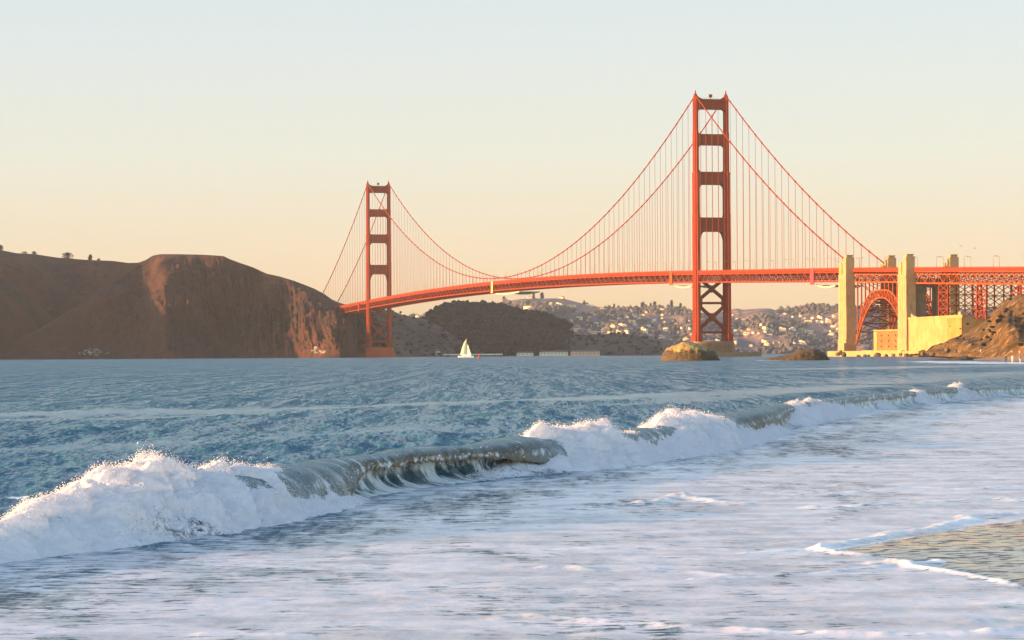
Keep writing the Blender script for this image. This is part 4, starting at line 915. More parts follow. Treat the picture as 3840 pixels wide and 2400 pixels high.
gull(3602, 922, 760, .35, 'left gull of two, wings slanting, above the viaduct'); gull(3655, 931, 760, -.15, 'right gull of two, gliding level above the viaduct')

# ================================================================== PEOPLE
def skin_person(loc, yaw, h, joints_extra, cols, label, child=False, hair=(0.05, 0.03, 0.02)):
    """one continuous skinned body; trousers, shirt and skin are patches of the same surface; hair is a child"""
    k = h / 1.75
    J = {'pelvis': (0, 0, .95), 'belly': (0, .01, 1.08), 'chest': (0, 0, 1.30), 'neck': (0, 0, 1.47), 'head': (0, .02, 1.56), 'crown': (0, .02, 1.70), 'nose': (0, .115, 1.60),
         'hipL': (.10, 0, .90), 'kneeL': (.11, .03, .50), 'ankleL': (.11, -.02, .09), 'toeL': (.12, .15, .03), 'hipR': (-.10, 0, .90), 'kneeR': (-.11, .03, .50), 'ankleR': (-.11, -.02, .09), 'toeR': (-.12, .15, .03),
         'shL': (.18, 0, 1.41), 'elL': (.25, -.02, 1.14), 'wrL': (.26, .08, .90), 'haL': (.26, .10, .83), 'shR': (-.18, 0, 1.41), 'elR': (-.25, -.02, 1.14), 'wrR': (-.26, .08, .90), 'haR': (-.26, .10, .83)}
    J.update(joints_extra)
    R = {'pelvis': .15, 'belly': .13, 'chest': .155, 'neck': .058, 'head': .085, 'crown': .075, 'nose': .018, 'hipL': .10, 'kneeL': .062, 'ankleL': .042, 'toeL': .035, 'shL': .062, 'elL': .042, 'wrL': .03, 'haL': .036}
    Ed = [('pelvis', 'belly'), ('belly', 'chest'), ('chest', 'neck'), ('neck', 'head'), ('head', 'crown'), ('head', 'nose')]
    for s in 'LR': Ed += [('pelvis', 'hip' + s), ('hip' + s, 'knee' + s), ('knee' + s, 'ankle' + s), ('ankle' + s, 'toe' + s), ('chest', 'sh' + s), ('sh' + s, 'el' + s), ('el' + s, 'wr' + s), ('wr' + s, 'ha' + s)]
    for s in 'LR':                                   # five separate fingers
        hv = Vector(J['ha' + s]); d = (hv - Vector(J['wr' + s])).normalized(); side = Vector((0, 1, 0)) if abs(d.y) < .8 else Vector((0, 0, 1)); inn = Vector((-1 if s == 'L' else 1, 0, 0))
        for fi, (o_, ln) in enumerate(((-.03, .06), (-.01, .075), (.01, .08), (.03, .072))):
            a, b = f'f{fi}a{s}', f'f{fi}b{s}'; J[a] = tuple(hv + side * o_ + d * ln * .5); J[b] = tuple(hv + side * o_ * 1.1 + d * ln * .9 + inn * .02); R[a] = .010; R[b] = .008; Ed += [('ha' + s, a), (a, b)]
        J['t' + s] = tuple(hv + side * .05 - d * .01 + inn * .01); R['t' + s] = .011; Ed.append(('ha' + s, 't' + s))
    names = list(J); me = bpy.data.meshes.new('person'); me.from_pydata([tuple(c * k for c in J[n]) for n in names], [(names.index(a), names.index(b)) for a, b in Ed], [])
    o = bpy.data.objects.new('person', me); COL.objects.link(o)
    sm = o.modifiers.new('s', 'SKIN'); sm.use_smooth_shade = True; o.modifiers.new('d', 'SUBSURF').levels = 1
    for n, sv in zip(names, me.skin_vertices[0].data):
        r = R.get(n, R.get(n[:-1] + 'L', .03)) * k; sv.radius = (r, r * (.72 if n in ('chest', 'belly', 'pelvis') else 1)); sv.use_root = n == 'pelvis'
    dg = bpy.context.evaluated_depsgraph_get(); nm = bpy.data.meshes.new_from_object(o.evaluated_get(dg)); o.modifiers.clear(); o.data = nm
    mats = []
    for c in cols: mats.append(simple('cloth', c, None, 3, .85))
    nm.materials.clear()
    for m_ in mats: nm.materials.append(m_)
    hips = J['pelvis'][2] * k
    for p in nm.polygons:                             # 0 skin, 1 top, 2 trousers
        c = p.center; 
        if c.z > 1.45 * k * (J['neck'][2] / 1.47) and abs(c.x - J['neck'][0] * k) < .12 * k: i = 0
        elif c.z < hips * 1.03 and abs(c.x - J['pelvis'][0]*k) < .22 * k: i = 2 if c.z > .07 * k else 0
        elif abs(c.x) > .2 * k and c.z < (J['elL'][2] - .02) * k and c.z > hips * .7: i = 0
        else: i = 1
        p.material_index = i; p.use_smooth = True
    hd = Vector(J['crown']) * k; bm = bmesh.new(); bmesh.ops.create_uvsphere(bm, u_segments=12, v_segments=8, radius=.098 * k)
    for v in bm.verts: v.co.y = v.co.y * 1.1 - .018 * k; v.co.z = v.co.z * .95 - .02 * k if v.co.y < .03 * k else max(v.co.z, .0)
    hm = bpy.data.meshes.new('hair'); bm.to_mesh(hm); bm.free(); hm.materials.append(simple('hair', hair, None, 5, .8)); ho = bpy.data.objects.new('hair', hm); COL.objects.link(ho); ho.parent = o; ho.location = hd - Vector((0, 0, .02 * k))
    o.location = loc; o.rotation_euler = (0, 0, yaw); tag(o, label, 'person', 'people on the far beach'); return o
SK = (0.45, 0.25, 0.16)
def foot(px, py, Y): p = at(px, py, Y); return (p[0], p[1], p[2])
walk = {'kneeL': (.10, .16, .52), 'ankleL': (.10, .12, .12), 'toeL': (.11, .28, .06), 'kneeR': (-.10, -.02, .50), 'ankleR': (-.10, -.2, .10), 'toeR': (-.11, -.06, .03), 'elL': (.25, -.12, 1.16), 'wrL': (.25, -.1, .92), 'haL': (.25, -.08, .85), 'elR': (-.25, .06, 1.15), 'wrR': (-.25, .2, .95), 'haR': (-.25, .24, .89)}
bend = {'elL': (.26, .08, 1.2), 'wrL': (.14, .24, 1.2), 'haL': (.09, .28, 1.22), 'elR': (-.26, .08, 1.2), 'wrR': (-.14, .24, 1.18), 'haR': (-.09, .28, 1.2)}
wide = {'kneeL': (.17, .03, .5), 'ankleL': (.2, -.02, .09), 'toeL': (.22, .13, .03), 'kneeR': (-.17, .03, .5), 'ankleR': (-.2, -.02, .09), 'toeR': (-.22, .13, .03)}
PY = 665.0
skin_person(foot(3772, 1360, PY), 2.6, 1.85, bend, [SK, (0.03, 0.03, 0.035), (0.025, 0.025, 0.03)], 'person in dark clothes and legs, left of the bathers at the waterline', False, (0.35, 0.07, 0.03))
skin_person(foot(3785, 1355.5, PY + 12), 3.4, 1.15, walk, [SK, (0.55, 0.12, 0.13), (0.3, 0.12, 0.12)], 'small child in a reddish top between two standing bathers', True)
skin_person(foot(3796, 1360, PY), 3.0, 1.82, {}, [SK, (0.75, 0.66, 0.4), (0.72, 0.62, 0.36)], 'person dressed all in pale yellow standing in the foam')
skin_person(foot(3825, 1362, PY - 8), 3.7, 1.9, walk, [SK, (0.30, 0.22, 0.1), (0.72, 0.6, 0.45)], 'person in dark olive top and pale trousers, walking at the right edge')
skin_person(Vector(on_hill(BP, 3677, 1323)), 2.9, 1.7, wide, [SK, (0.75, 0.7, 0.55), (0.6, 0.55, 0.45)], 'person in white on the rocks at the foot of the bluff')
skin_person(Vector(on_hill(BP, 3721, 1327)), 2.4, 1.72, bend, [SK, (0.3, 0.26, 0.24), (0.12, 0.1, 0.09)], 'person in grey on the rocks between two people in pale tops')
skin_person(Vector(on_hill(BP, 3794, 1330)), 3.3, 1.75, walk, [SK, (0.7, 0.6, 0.5), (0.09, 0.06, 0.05)], 'person in pale top and dark trousers above the yellow dressed bather')
skin_person(Vector(on_hill(BP, 3825, 1329)), 3.1, 1.7, wide, [SK, (0.72, 0.55, 0.5), (0.6, 0.45, 0.4)], 'person in pale pink on the beach above the walker at the right edge')
# ================================================================== BEACH, SEA, BREAKING WAVE
def gD(x, y): return ground(x * D, y * D)
# waterline of the sand, from the tongue in front of us to the far beach (X as a function of Y)
up_ = [gD(*p) for p in ((2420, 1232), (2300, 1245), (2220, 1262), (2080, 1285), (1965, 1307))]
lo_ = [gD(*p) for p in ((2060, 1314), (2130, 1321), (2225, 1326), (2250, 1336), (2330, 1358), (2420, 1385))]
sh = [(900, 150.0), (865, 141.0), (800, 137), (700, 131.0), (500, 103), (300, 70), (169, 44), (100, 26)] + [(p[1], p[0]) for p in up_] + [(p[1], p[0]) for p in lo_] + [(31, 7.6), (25, 9.5), (10, 12)]
sh = np.array(sorted(sh))
def shoreX(Y): return np.interp(Y, sh[:, 0], sh[:, 1])
# wave line: foot of the breaking wave
base = [(-150, 1352), (0, 1322), (100, 1308), (200, 1297), (300, 1276), (400, 1262), (500, 1246), (600, 1234), (700, 1214), (800, 1190), (900, 1166), (1000, 1151), (1100, 1140), (1200, 1126), (1290, 1112), (1400, 1104), (1500, 1094), (1600, 1076), (1700, 1058), (1800, 1035), (1900, 1002), (2000, 980), (2100, 966), (2200, 953), (2300, 944), (2400, 934), (2500, 927)]
BG = np.array([gD(*p) for p in base]); bY, bX, bD = BG[:, 1], BG[:, 0], np.array([p[0] for p in base], float)
wy = [26.0]
while wy[-1] < 380: wy.append(wy[-1] + .022 + 1.25e-5 * wy[-1] ** 2)
wy = np.array(wy)
def lin_ext(y, ys, xs):
    o = np.interp(y, ys, xs); o = np.where(y < ys[0], xs[0] + (y - ys[0]) * .2, o); return np.where(y > ys[-1], xs[-1] + (y - ys[-1]) * .24, o)
fy = np.linspace(20, 400, 4000); fx = smooth1(lin_ext(fy, bY, bX), 70)
def waveX(y): return np.interp(y, fy, fx)
wD = lin_ext(wy, bY, bD); wD = np.where(wy > bY[-1], 2500 + (wy - bY[-1]) * 2, np.where(wy < bY[0], -150 - (bY[0] - wy) * 40, wD))
wX = waveX(wy); slope = np.gradient(fx, fy); wS = smooth1(np.interp(wy, fy, slope), 30)
TN = np.stack([1 / np.sqrt(1 + wS ** 2), -wS / np.sqrt(1 + wS ** 2)], -1)          # shoreward
wH = np.interp(wD, [-400, 0, 150, 300, 450, 600, 700, 900, 1100, 1250, 1300, 1450, 1560, 1650, 1760, 1850, 1950, 2050, 2150, 2250, 2300, 2400, 2600, 3000], [.30, .36, .48, .68, .84, .88, .82, .74, .76, .76, .80, .88, .76, .88, .82, .78, .76, .72, .68, .78, .78, .58, .48, .4])
wH = wH * (1 + .16 * fbm2(wy / 3.2, wy * 0 + 31, 3) + .07 * fbm2(wy / .8, wy * 0 + 37, 3))
wH = smooth1(wH, 5)
# profiles across the wave (t toward the beach, z up), in units of the height
PS = np.array([(-7, 0), (-5.2, .07), (-3.8, .26), (-2.7, .58), (-1.9, .86), (-1.4, .97), (-1.05, 1.0), (-.85, .97), (-.74, .90), (-.70, .80), (-.68, .70), (-.64, .58), (-.57, .45), (-.47, .31), (-.33, .17), (-.14, .06), (.15, .0), (.6, -.04), (1.4, -.12)])
PB = np.array([(-7, 0), (-5.2, .07), (-3.8, .26), (-2.7, .58), (-1.9, .84), (-1.45, .96), (-1.12, 1.0), (-.88, .97), (-.72, .86), (-.64, .72), (-.60, .60), (-.66, .62), (-.76, .74), (-.90, .76), (-1.0, .62), (-.95, .40), (-.76, .20), (-.40, .06), (.05, .0), (1.4, -.12)])
PC = np.array([(-7, 0), (-5.2, .07), (-3.8, .26), (-2.7, .58), (-1.9, .86), (-1.4, .98), (-.95, 1.0), (-.45, .92), (-.08, .70), (.12, .42), (.22, .2), (.28, .0), (.1, .08), (-.2, .4), (-.5, .4), (-.5, .2), (-.40, .08), (0, -.05), (1.4, -.12)])
NQ = 210
def resample(P):
    k = np.linspace(0, 1, len(P)); qn = np.linspace(0, 1, NQ); d = np.stack([np.interp(qn, k, P[:, 0]), np.interp(qn, k, P[:, 1])], 1)
    w = np.hanning(19); w /= w.sum(); e = np.pad(d, ((9, 9), (0, 0)), mode='edge'); s = np.stack([np.convolve(e[:, i], w, 'valid') for i in (0, 1)], 1); return s
PS, PB, PC = resample(PS), resample(PB), resample(PC)
wb_ = np.interp(wD, [-500, 500, 640, 820, 880, 960, 1060, 1160, 1220, 1300, 1500, 1560, 1620, 1800, 2400], [0, 0, 0, 0, .6, 1, .9, .95, .8, .1, 0, .3, 0, 0, 0])
wc_ = np.interp(wD, [-500, 500, 600, 640, 800, 880, 900, 1190, 1240, 1290, 1400, 1700, 1780, 1850, 1900, 2250, 2290, 2320, 2600], [0, .4, .8, 1, 1, .3, 0, 0, .6, 1, .6, .4, .7, .6, .1, .1, .4, 0, 0])
jit = .16 * fbm2(wy / 1.1, wy * 0 + 3, 3) + .1 * fbm2(wy / .35, wy * 0 + 9, 2)
wb_ = smooth1(np.clip(wb_ + jit * (wb_ > .05), 0, 1), 6); wc_ = smooth1(np.clip(wc_ + jit * (wc_ > .05) * .6, 0, 1), 8)
ws_ = np.clip(1 - wb_ - wc_, 0, 1); tot = ws_ + wb_ + wc_
PR = (ws_[:, None, None] * PS + wb_[:, None, None] * PB + wc_[:, None, None] * PC) / tot[:, None, None]
PR[..., 1] += (wb_[:, None] * np.exp(-((np.linspace(0, 1, NQ)[None] - .52) / .07) ** 2)) * (.20 * fbm2(wy / .55, wy * 0 + 61, 3) + .12 * fbm2(wy / .16, wy * 0 + 63, 2))[:, None]
lean = .22 * fbm2(wy / 2.4, wy * 0 + 21, 3) + .16 * fbm2(wy / .5, wy * 0 + 23, 3) + .10 * fbm2(wy / .16, wy * 0 + 27, 2)
wHw = wH * smooth1(np.interp(wD, [-500, 540, 640, 760, 820, 1280, 1340, 1480, 1540, 1590, 1640, 1740, 1790, 3000], [.80, .80, .88, .95, 1, 1, .84, .84, .95, .95, .86, .88, 1, 1]), 8)      # sunk where white water covers it
PR = PR * wHw[:, None, None]
qn = np.linspace(0, 1, NQ)
S2, Q2 = np.meshgrid(wy, qn, indexing='ij')
# fine water texture, streaked along the flow
hump = np.sin(np.pi * np.clip((Q2 - .12) / .8, 0, 1)) ** 2
fl = fbm2(S2 / .30 + 6 * Q2, Q2 * 3, 4) * .035 + fbm2(S2 / .9, Q2 * 7, 4) * .075
d1 = np.gradient(PR, axis=1); nr = np.stack([-d1[..., 1], d1[..., 0]], -1); nr /= np.linalg.norm(nr, axis=-1)[..., None] + 1e-9
PR = PR + nr * (fl * hump * wH[:, None])[..., None]
PR[..., 0] += (lean[:, None] * np.clip(PR[..., 1], 0, None))
edge = np.clip(np.minimum(Q2 / .06, 1), 0, 1)
WX = wX[:, None] + TN[:, None, 0] * PR[..., 0]; WYv = wy[:, None] + TN[:, None, 1] * PR[..., 0]
WZ = PR[..., 1] - .10 * (1 - edge) + .03 * fbm2(WX / .8, WYv / .8, 4) * (Q2 < .3)
fo_ = np.zeros_like(S2)
lipfoam = .78 * sstep(.44, .50, Q2) * (1 - sstep(.50, .58, Q2)) * np.interp(wD, [850, 900, 1200, 1300], [.2, .4, .4, .3])[:, None] + .33 * sstep(.16, .30, Q2) * (1 - sstep(.46, .54, Q2))
bar = np.interp(wD, [560, 640, 860, 920, 1260, 1300, 1500, 1900, 2050, 2300], [.55, .46, .42, .45, .42, .54, .52, .52, .54, .52])
bar = bar * (1 + .75 * fbm2(wy / 1.3, wy * 0 + 71, 3))
fo_ = np.maximum(lipfoam, np.clip(bar[:, None] * sstep(.42, .62, Q2) + .18 * sstep(.82, .95, Q2), 0, 1))
wave_me = mesh_np('breaking_wave', np.stack([WX, WYv, WZ], -1).reshape(-1, 3), grid_faces(len(wy), NQ)[:, ::-1], None or [], True,
                  {'foam': fo_, 'along': S2, 'across': Q2, 'lip': sstep(.37, .45, Q2) * (1 - sstep(.56, .66, Q2)) * np.interp(wD, [820, 900, 1240, 1300, 1500, 1700, 1800, 1850, 1950, 2250, 2290, 2330], [.4, 1, 1, .4, .3, .5, .7, .4, .25, .3, .7, .2])[:, None]})

# ---- sea surface: one sheet, fine near the beach and coarser with distance
dep = np.concatenate([np.linspace(.118, .0052, 900), H0 / np.geomspace(560, 9000, 60)])
rY = H0 / dep; cu = np.linspace(-.42, .42, 1500); cu = np.sign(cu) * (np.abs(cu) / .42) ** 1.18 * .42
SU, SY = np.meshgrid(cu, rY, indexing='xy'); SX = SU * SY
rs_ = np.gradient(rY)[:, None]                                                   # row spacing: which waves can be carried
SZ = np.zeros_like(SX)
r2 = np.random.default_rng(11)
tdist = (SX - waveX(np.clip(SY, 20, 400)) - .3 * np.clip(SY - 395, 0, None)) * .97                                  # signed distance shoreward of the wave foot
seaward = 1 - sstep(-1.5, .3, tdist); near = 1 - sstep(500, 1200, SY)
sd = SX - shoreX(SY)
for k in range(46):
    lam = .45 * 1.085 ** k * r2.uniform(.9, 1.1); a = math.radians(-14 + r2.normal() * 34); kx, ky = math.cos(a) * 2 * np.pi / lam, math.sin(a) * 2 * np.pi / lam
    amp = .0075 * lam ** (.55 if lam < 1.6 else .12); ok = sstep(.5, 1.6, lam / np.maximum(np.abs(rs_), .02))
    mod = 1.0
    ph = kx * SX + ky * SY + r2.uniform(0, 6.28) + 1.4 * noise2(SX / (lam * 3.2) + k, SY / (lam * 5.0))
    s_ = np.sin(ph); SZ += amp * ok * (s_ + .25 * np.sin(2 * ph + 1.6)) * ((.16 if lam < 1.6 else .10) + (.84 if lam < 1.6 else .90) * seaward)
SZ += .04 * fbm2(SX / 3.0, SY / 9.0, 4) * seaward * near
sw = lambda t0, w_, h_: h_ * np.exp(-((tdist - t0 + 2.5 * fbm2(SY / 30, SX * 0 + t0, 2)) / w_) ** 2)
SZ += (sw(-13, 2.5, .12) + sw(-25, 3.0, .14) + sw(-40, 4, .14)) * near
wash = sstep(.2, 2.5, tdist)
# broken white water, from nearly bare at the foot of the wave to a closed sheet nearer the beach
cov = .40 + .20 * sstep(.5, 5.0, tdist) + .05 * sstep(4, 9, tdist)
cov = cov + .30 * fbm2(SX / 2.6, SY / 7.0, 4) + .16 * fbm2(SX / .5, SY / 1.6, 4)
foamA = sstep(-.6, .5, tdist) * (cov + .12 * (1 - sstep(.3, 2.5, tdist)))
slick = np.zeros_like(SX)
def seg_dist(X, Y, pts):
    best = np.full(X.shape, 1e9)
    for (x0, y0), (x1, y1) in zip(pts[:-1], pts[1:]):
        dx, dy = x1 - x0, y1 - y0; t_ = np.clip(((X - x0) * dx + (Y - y0) * dy) / (dx * dx + dy * dy), 0, 1)
        best = np.minimum(best, np.hypot(X - x0 - t_ * dx, (Y - y0 - t_ * dy)))
    return best
def band(ptsD, width, fn):
    pts = [tuple(gD(*p)[:2]) for p in ptsD]; ys = [p[1] for p in pts]; m = (SY > min(ys) - 30) & (SY < max(ys) + 60)
    r = np.zeros_like(SX); d = seg_dist(SX[m] + .6 * fbm2(SX[m] / 2, SY[m] / 8, 3) * min(width, 4), SY[m], pts); r[m] = fn(d / width); return r
for ptsD, wd, am in (([(-300, 992), (0, 986), (300, 978), (620, 970), (1000, 958), (1450, 943), (1800, 928), (2050, 912)], 3.0, 1.0), ([(-200, 1000), (150, 992), (520, 982), (640, 978)], 2.2, .7), ([(1500, 958), (1700, 940), (1900, 922)], 2.5, .6), ([(-200, 1075), (200, 1060), (420, 1045), (800, 1030), (1100, 1015)], 2.5, .45), ([(2000, 872), (2200, 866), (2420, 864)], 12, .8), ([(2050, 905), (2420, 880)], 8, .5)):
    slick = np.maximum(slick, am * band(ptsD, wd, lambda q: np.exp(-q * q)))
# foam lines and little ridges in the wash
ridges = [([(1520, 1190), (1580, 1184), (1610, 1172), (1650, 1182), (1720, 1190), (1760, 1192)], .24, .10), ([(1610, 1173), (1640, 1180)], .25, .04), ([(1930, 1200), (1985, 1203), (2040, 1196), (2100, 1193), (2180, 1190), (2270, 1184), (2340, 1179), (2420, 1184)], .26, .07), ([(1750, 1172), (1850, 1168), (1950, 1170), (2060, 1160), (2160, 1152), (2290, 1156), (2420, 1148)], .28, .05),
          ([(1290, 1343), (1340, 1341), (1400, 1350), (1500, 1349), (1620, 1349), (1720, 1360)], .16, .06), ([(1640, 1370), (1760, 1366), (1850, 1361), (1980, 1351), (2110, 1336)], .10, .05), ([(1180, 1462), (1230, 1456), (1330, 1464), (1440, 1474), (1560, 1480), (1700, 1489), (1900, 1498), (2150, 1503), (2300, 1496), (2420, 1486)], .19, .07), ([(-50, 1180), (0, 1172), (60, 1168)], .2, .05), ([(480, 1498), (560, 1494), (640, 1499)], .15, .04), ([(2300, 1470), (2360, 1462), (2430, 1460)], .15, .05), ([(2350, 1430), (2430, 1420)], .15, .05),
          ([(900, 1232), (1100, 1224), (1300, 1214), (1500, 1206)], .3, .03), ([(1250, 1300), (1500, 1292), (1750, 1300), (1960, 1290)], .2, .025)]
rim = np.zeros_like(SX)
for ptsD, wd, am in ridges:
    b = band(ptsD, wd, lambda q: np.exp(-np.abs(q) ** 2.2)); SZ += .75 * am * b * (.6 + .8 * fbm2(SX / .5, SY / 1.2, 3)); rim = np.maximum(rim, b * np.clip(.62 + 1.1 * fbm2(SX / .6, SY / 1.1, 4), .1, 1))
fr = [(1935, 1298), (1990, 1283), (2070, 1272), (2105, 1258), (2200, 1252), (2230, 1240), (2300, 1230), (2280, 1222), (2400, 1214)]   # thick foam fronts on the sand side
for ptsD, wd, am in ((fr, .15, .045), ([(1760, 1308), (1850, 1302), (1940, 1297)], .12, .03), ([(1930, 1300), (2000, 1310), (2110, 1317), (2215, 1322), (2222, 1331), (2150, 1336), (2110, 1333), (2060, 1334)], .12, .05), ([(2110, 1333), (2200, 1346), (2300, 1360), (2420, 1384)], .11, .045), ([(1950, 1303), (2080, 1284), (2220, 1262), (2300, 1246), (2420, 1231)], .07, .025)):
    b = band(ptsD, wd, lambda q: np.exp(-np.abs(q) ** 3)); SZ += am * b * (.8 + .5 * fbm2(SX / .25, SY / .5, 3)); rim = np.maximum(rim, b)
foamA = np.maximum(foamA, rim * 1.05)
# small lumps of the foam sheet
SZ += wash * (.006 * fbm2(SX / .35, SY / .8, 4) + .006 * fbm2(SX / 2.6, SY / 5.0, 3)) * sstep(0, .3, near)
# far white water by the bluff and around the rocks
fp = [ground(a, b)[:2] for a, b in ((3610, 1358), (3700, 1361), (3850, 1364), (4000, 1366))]; m_ = (SY > 380) & (SY < 1200) & (SX > 60)
far_w = np.zeros_like(SX); far_w[m_] = np.exp(-(seg_dist(SX[m_], SY[m_] / 7, [(a, b / 7) for a, b in fp]) / 13) ** 4)
foamA = np.maximum(foamA, far_w * (.72 + .5 * fbm2(SX / 14, SY / 60, 4))); SZ += .35 * far_w * np.clip(fbm2(SX / 9, SY / 70, 3) + .2, 0, 1)
for cx_, cy_, r_, f_ in ((2876, 1352, 5.0, 1.0), (2640, 1357, 3.0, .4), (2480, 1357, 2.5, .3), (2990, 1354, 3, .3)):
    c_ = ground(cx_, cy_); foamA = np.maximum(foamA, f_ * 1.1 * np.exp(-((SX - c_[0]) / r_) ** 2 - ((SY - c_[1]) / (r_ * 5)) ** 2))
# sink under the wave body and under the sand
SZ -= .25 * np.exp(-((tdist + 1.6) / .9) ** 4) * (SY < 380)
edge_n = .34 * fbm2(SX / .7, SY / 1.6, 5, .6)
SZ -= .30 * sstep(-.02, .25, sd + edge_n * (SY < 120)) 
sea_me = mesh_np('sea', np.stack([SX, SY, SZ], -1).reshape(-1, 3), grid_faces(*SX.shape), [], True, {'foam': foamA, 'fresh': np.clip(np.maximum(rim, far_w), 0, 1), 'slick': slick, 'shallow': wash * near})

# ---- sand
sy = np.concatenate([np.linspace(9, 60, 420), np.geomspace(60.5, 980, 160)]); sdx = np.concatenate([np.linspace(-2.5, 3, 150), np.geomspace(3.1, 160, 60)])
GX = shoreX(sy)[:, None] + sdx[None] * np.clip(sy / 60, .8, 4)[:, None]; GY = np.broadcast_to(sy[:, None], GX.shape)
dd = GX - shoreX(GY)
GZ = np.where(dd > 0, .012 + .018 * np.minimum(dd, 4) + .075 * np.clip(dd - 4, 0, 30) + 0.02 * np.clip(dd - 34, 0, 200), .012 + .10 * dd) + .006 * fbm2(GX / .5, GY / 1.3, 3) + .004 * np.sin(GX * 7 + 3 * fbm2(GX, GY / 3, 3))
sand_me = mesh_np('beach', np.stack([GX, GY, GZ], -1).reshape(-1, 3), grid_faces(*GX.shape), [], True, {'up': dd})

# ---- water materials
def foam_layer(t, amount, vec):
    """returns (mask, foam colour normal) of broken white water"""
    n1 = t.noise(2.2, 9, .70, vec=vec, dist=.5, sx=(.75, 1.9, 1)); n2 = t.noise(7.0, 5, .6, vec=vec)
    n = t.math('ADD', t.math('MULTIPLY', n1, .8), t.math('MULTIPLY', n2, .2))
    th = t.math('SUBTRACT', 1.0, amount)
    m = t.maprange(t.math('SUBTRACT', t.math('ADD', t.math('MULTIPLY', t.math('SUBTRACT', n, .5), 1.9), .5), th), -.11, .07)
    thick = t.maprange(t.noise(.55, 5, .6, vec=vec, sx=(.8, 1.5, 1)), .36, .62, .62, 1.0)
    return t.math('MULTIPLY', m, thick), n2
t = NT('sea_water'); obj = t.tc.outputs['Object']; am = t.attr('foam'); sk = t.attr('slick'); shw = t.attr('shallow')
mask, n2 = foam_layer(t, am, obj)
r1 = t.noise(2.6, 6, .66, sx=(1.3, .55, 1)); r2_ = t.noise(.9, 6, .66, sx=(1.3, .5, 1)); r3 = t.noise(.09, 4, .6, sx=(1.4, .4, 1)); r4 = t.noise(.02, 4, .6, sx=(1.5, .3, 1))
calm = t.math('SUBTRACT', 1.0, t.math('MULTIPLY', sk, .25)); calm = t.math('MULTIPLY', calm, t.math('SUBTRACT', 1.0, t.math('MULTIPLY', shw, .6)))
b1 = t.bump(r1, .8, t.math('MULTIPLY', calm, .16)); b2 = t.bump(r2_, .6, t.math('MULTIPLY', calm, .5), b1); b3 = t.bump(r3, 1.0, t.math('MULTIPLY', calm, 1.0), b2); b4 = t.bump(r4, 1.0, t.math('MULTIPLY', calm, 3.0), b3)
wc = t.mix(shw, (0.029, 0.100, 0.162), (0.034, 0.066, 0.095))  # wash water coloured darker, standing in for the dark faces of wavelets
df = t.n.new('ShaderNodeBsdfDiffuse'); t.put(df.inputs[0], wc); t.l.new(b4, df.inputs['Normal'])
gl = t.n.new('ShaderNodeBsdfGlossy'); gl.inputs['Roughness'].default_value = .13; t.put(gl.inputs[0], (1, 1, 1)); t.l.new(b4, gl.inputs['Normal'])
fr_ = t.n.new('ShaderNodeFresnel'); fr_.inputs[0].default_value = 1.33; t.l.new(b4, fr_.inputs['Normal'])
g1 = t.noise(1.0, 5, .68, sx=(6.5, 1.2, 1)); g2 = t.noise(1.0, 5, .68, sx=(2.0, .11, 1)); g3 = t.noise(1.0, 5, .66, sx=(.6, .014, 1))
glint = t.math('ADD', t.math('MULTIPLY', g1, .42), t.math('ADD', t.math('MULTIPLY', g2, .34), t.math('MULTIPLY', g3, .24)))   # painted streaks of stronger and weaker sky reflection, standing in for ripple glints
glint = t.math('MULTIPLY', t.maprange(t.math('ADD', glint, t.math('MULTIPLY', sk, .13)), .45, .585), 1.0)
cap = t.math('MINIMUM', fr_.outputs[0], t.math('ADD', t.math('ADD', .05, t.math('MULTIPLY', glint, .46)), t.math('MULTIPLY', shw, .06)))     # unresolved wavelets hide the flattest glints from each other
wm = t.n.new('ShaderNodeMixShader'); t.l.new(cap, wm.inputs[0]); t.l.new(df.outputs[0], wm.inputs[1]); t.l.new(gl.outputs[0], wm.inputs[2])
fb_ = t.n.new('ShaderNodeBsdfPrincipled'); fn = t.bump(t.noise(5.0, 7, .7), .5, .022)
t.put(fb_.inputs['Base Color'], t.mix(t.attr('fresh'), (.50, .455, .535), (.70, .655, .70))); fb_.inputs['Roughness'].default_value = .28; fb_.inputs['Specular IOR Level'].default_value = .8; t.l.new(fn, fb_.inputs['Normal'])
ms = t.n.new('ShaderNodeMixShader'); t.l.new(mask, ms.inputs[0]); t.l.new(wm.outputs[0], ms.inputs[1]); t.l.new(fb_.outputs[0], ms.inputs[2]); t.l.new(ms.outputs[0], t.out.inputs[0])
sea_me.materials.append(t.mat); sea = tag(link('sea', sea_me), 'blue choppy sea with white wash near the beach', 'sea', kind='structure')

t = NT('wave_water'); al, ac, am, lip = t.attr('along'), t.attr('across'), t.attr('foam'), t.attr('lip')
warp = t.math('ADD', al, t.math('MULTIPLY', t.math('POWER', ac, 2.0), 1.6))
warp = t.math('ADD', warp, t.math('MULTIPLY', t.math('SUBTRACT', t.noise(.9, 4, .6), .5), .9))
vec = t.comb(t.math('MULTIPLY', warp, 1.0), t.math('MULTIPLY', ac, 1.3), t.math('MULTIPLY', al, .05))
n1 = t.noise(2.6, 8, .68, vec=vec, dist=.35); n3 = t.noise(9.0, 5, .6, vec=vec); n4 = t.noise(2.0, 6, .6)
st = t.math('ADD', t.math('MULTIPLY', n1, .7), t.math('ADD', t.math('MULTIPLY', n3, .18), t.math('MULTIPLY', n4, .12)))
mask = t.maprange(t.math('SUBTRACT', t.math('ADD', t.math('MULTIPLY', t.math('SUBTRACT', st, .5), 2.2), .5), t.math('SUBTRACT', 1.0, am)), -.10, .16)
wn_ = t.bump(n3, .5, .03, t.bump(n1, .6, .10))
deep = t.mix(lip, (0.022, 0.066, 0.088), (0.075, 0.058, 0.026))
df = t.n.new('ShaderNodeBsdfDiffuse'); t.put(df.inputs[0], deep); t.l.new(wn_, df.inputs['Normal'])
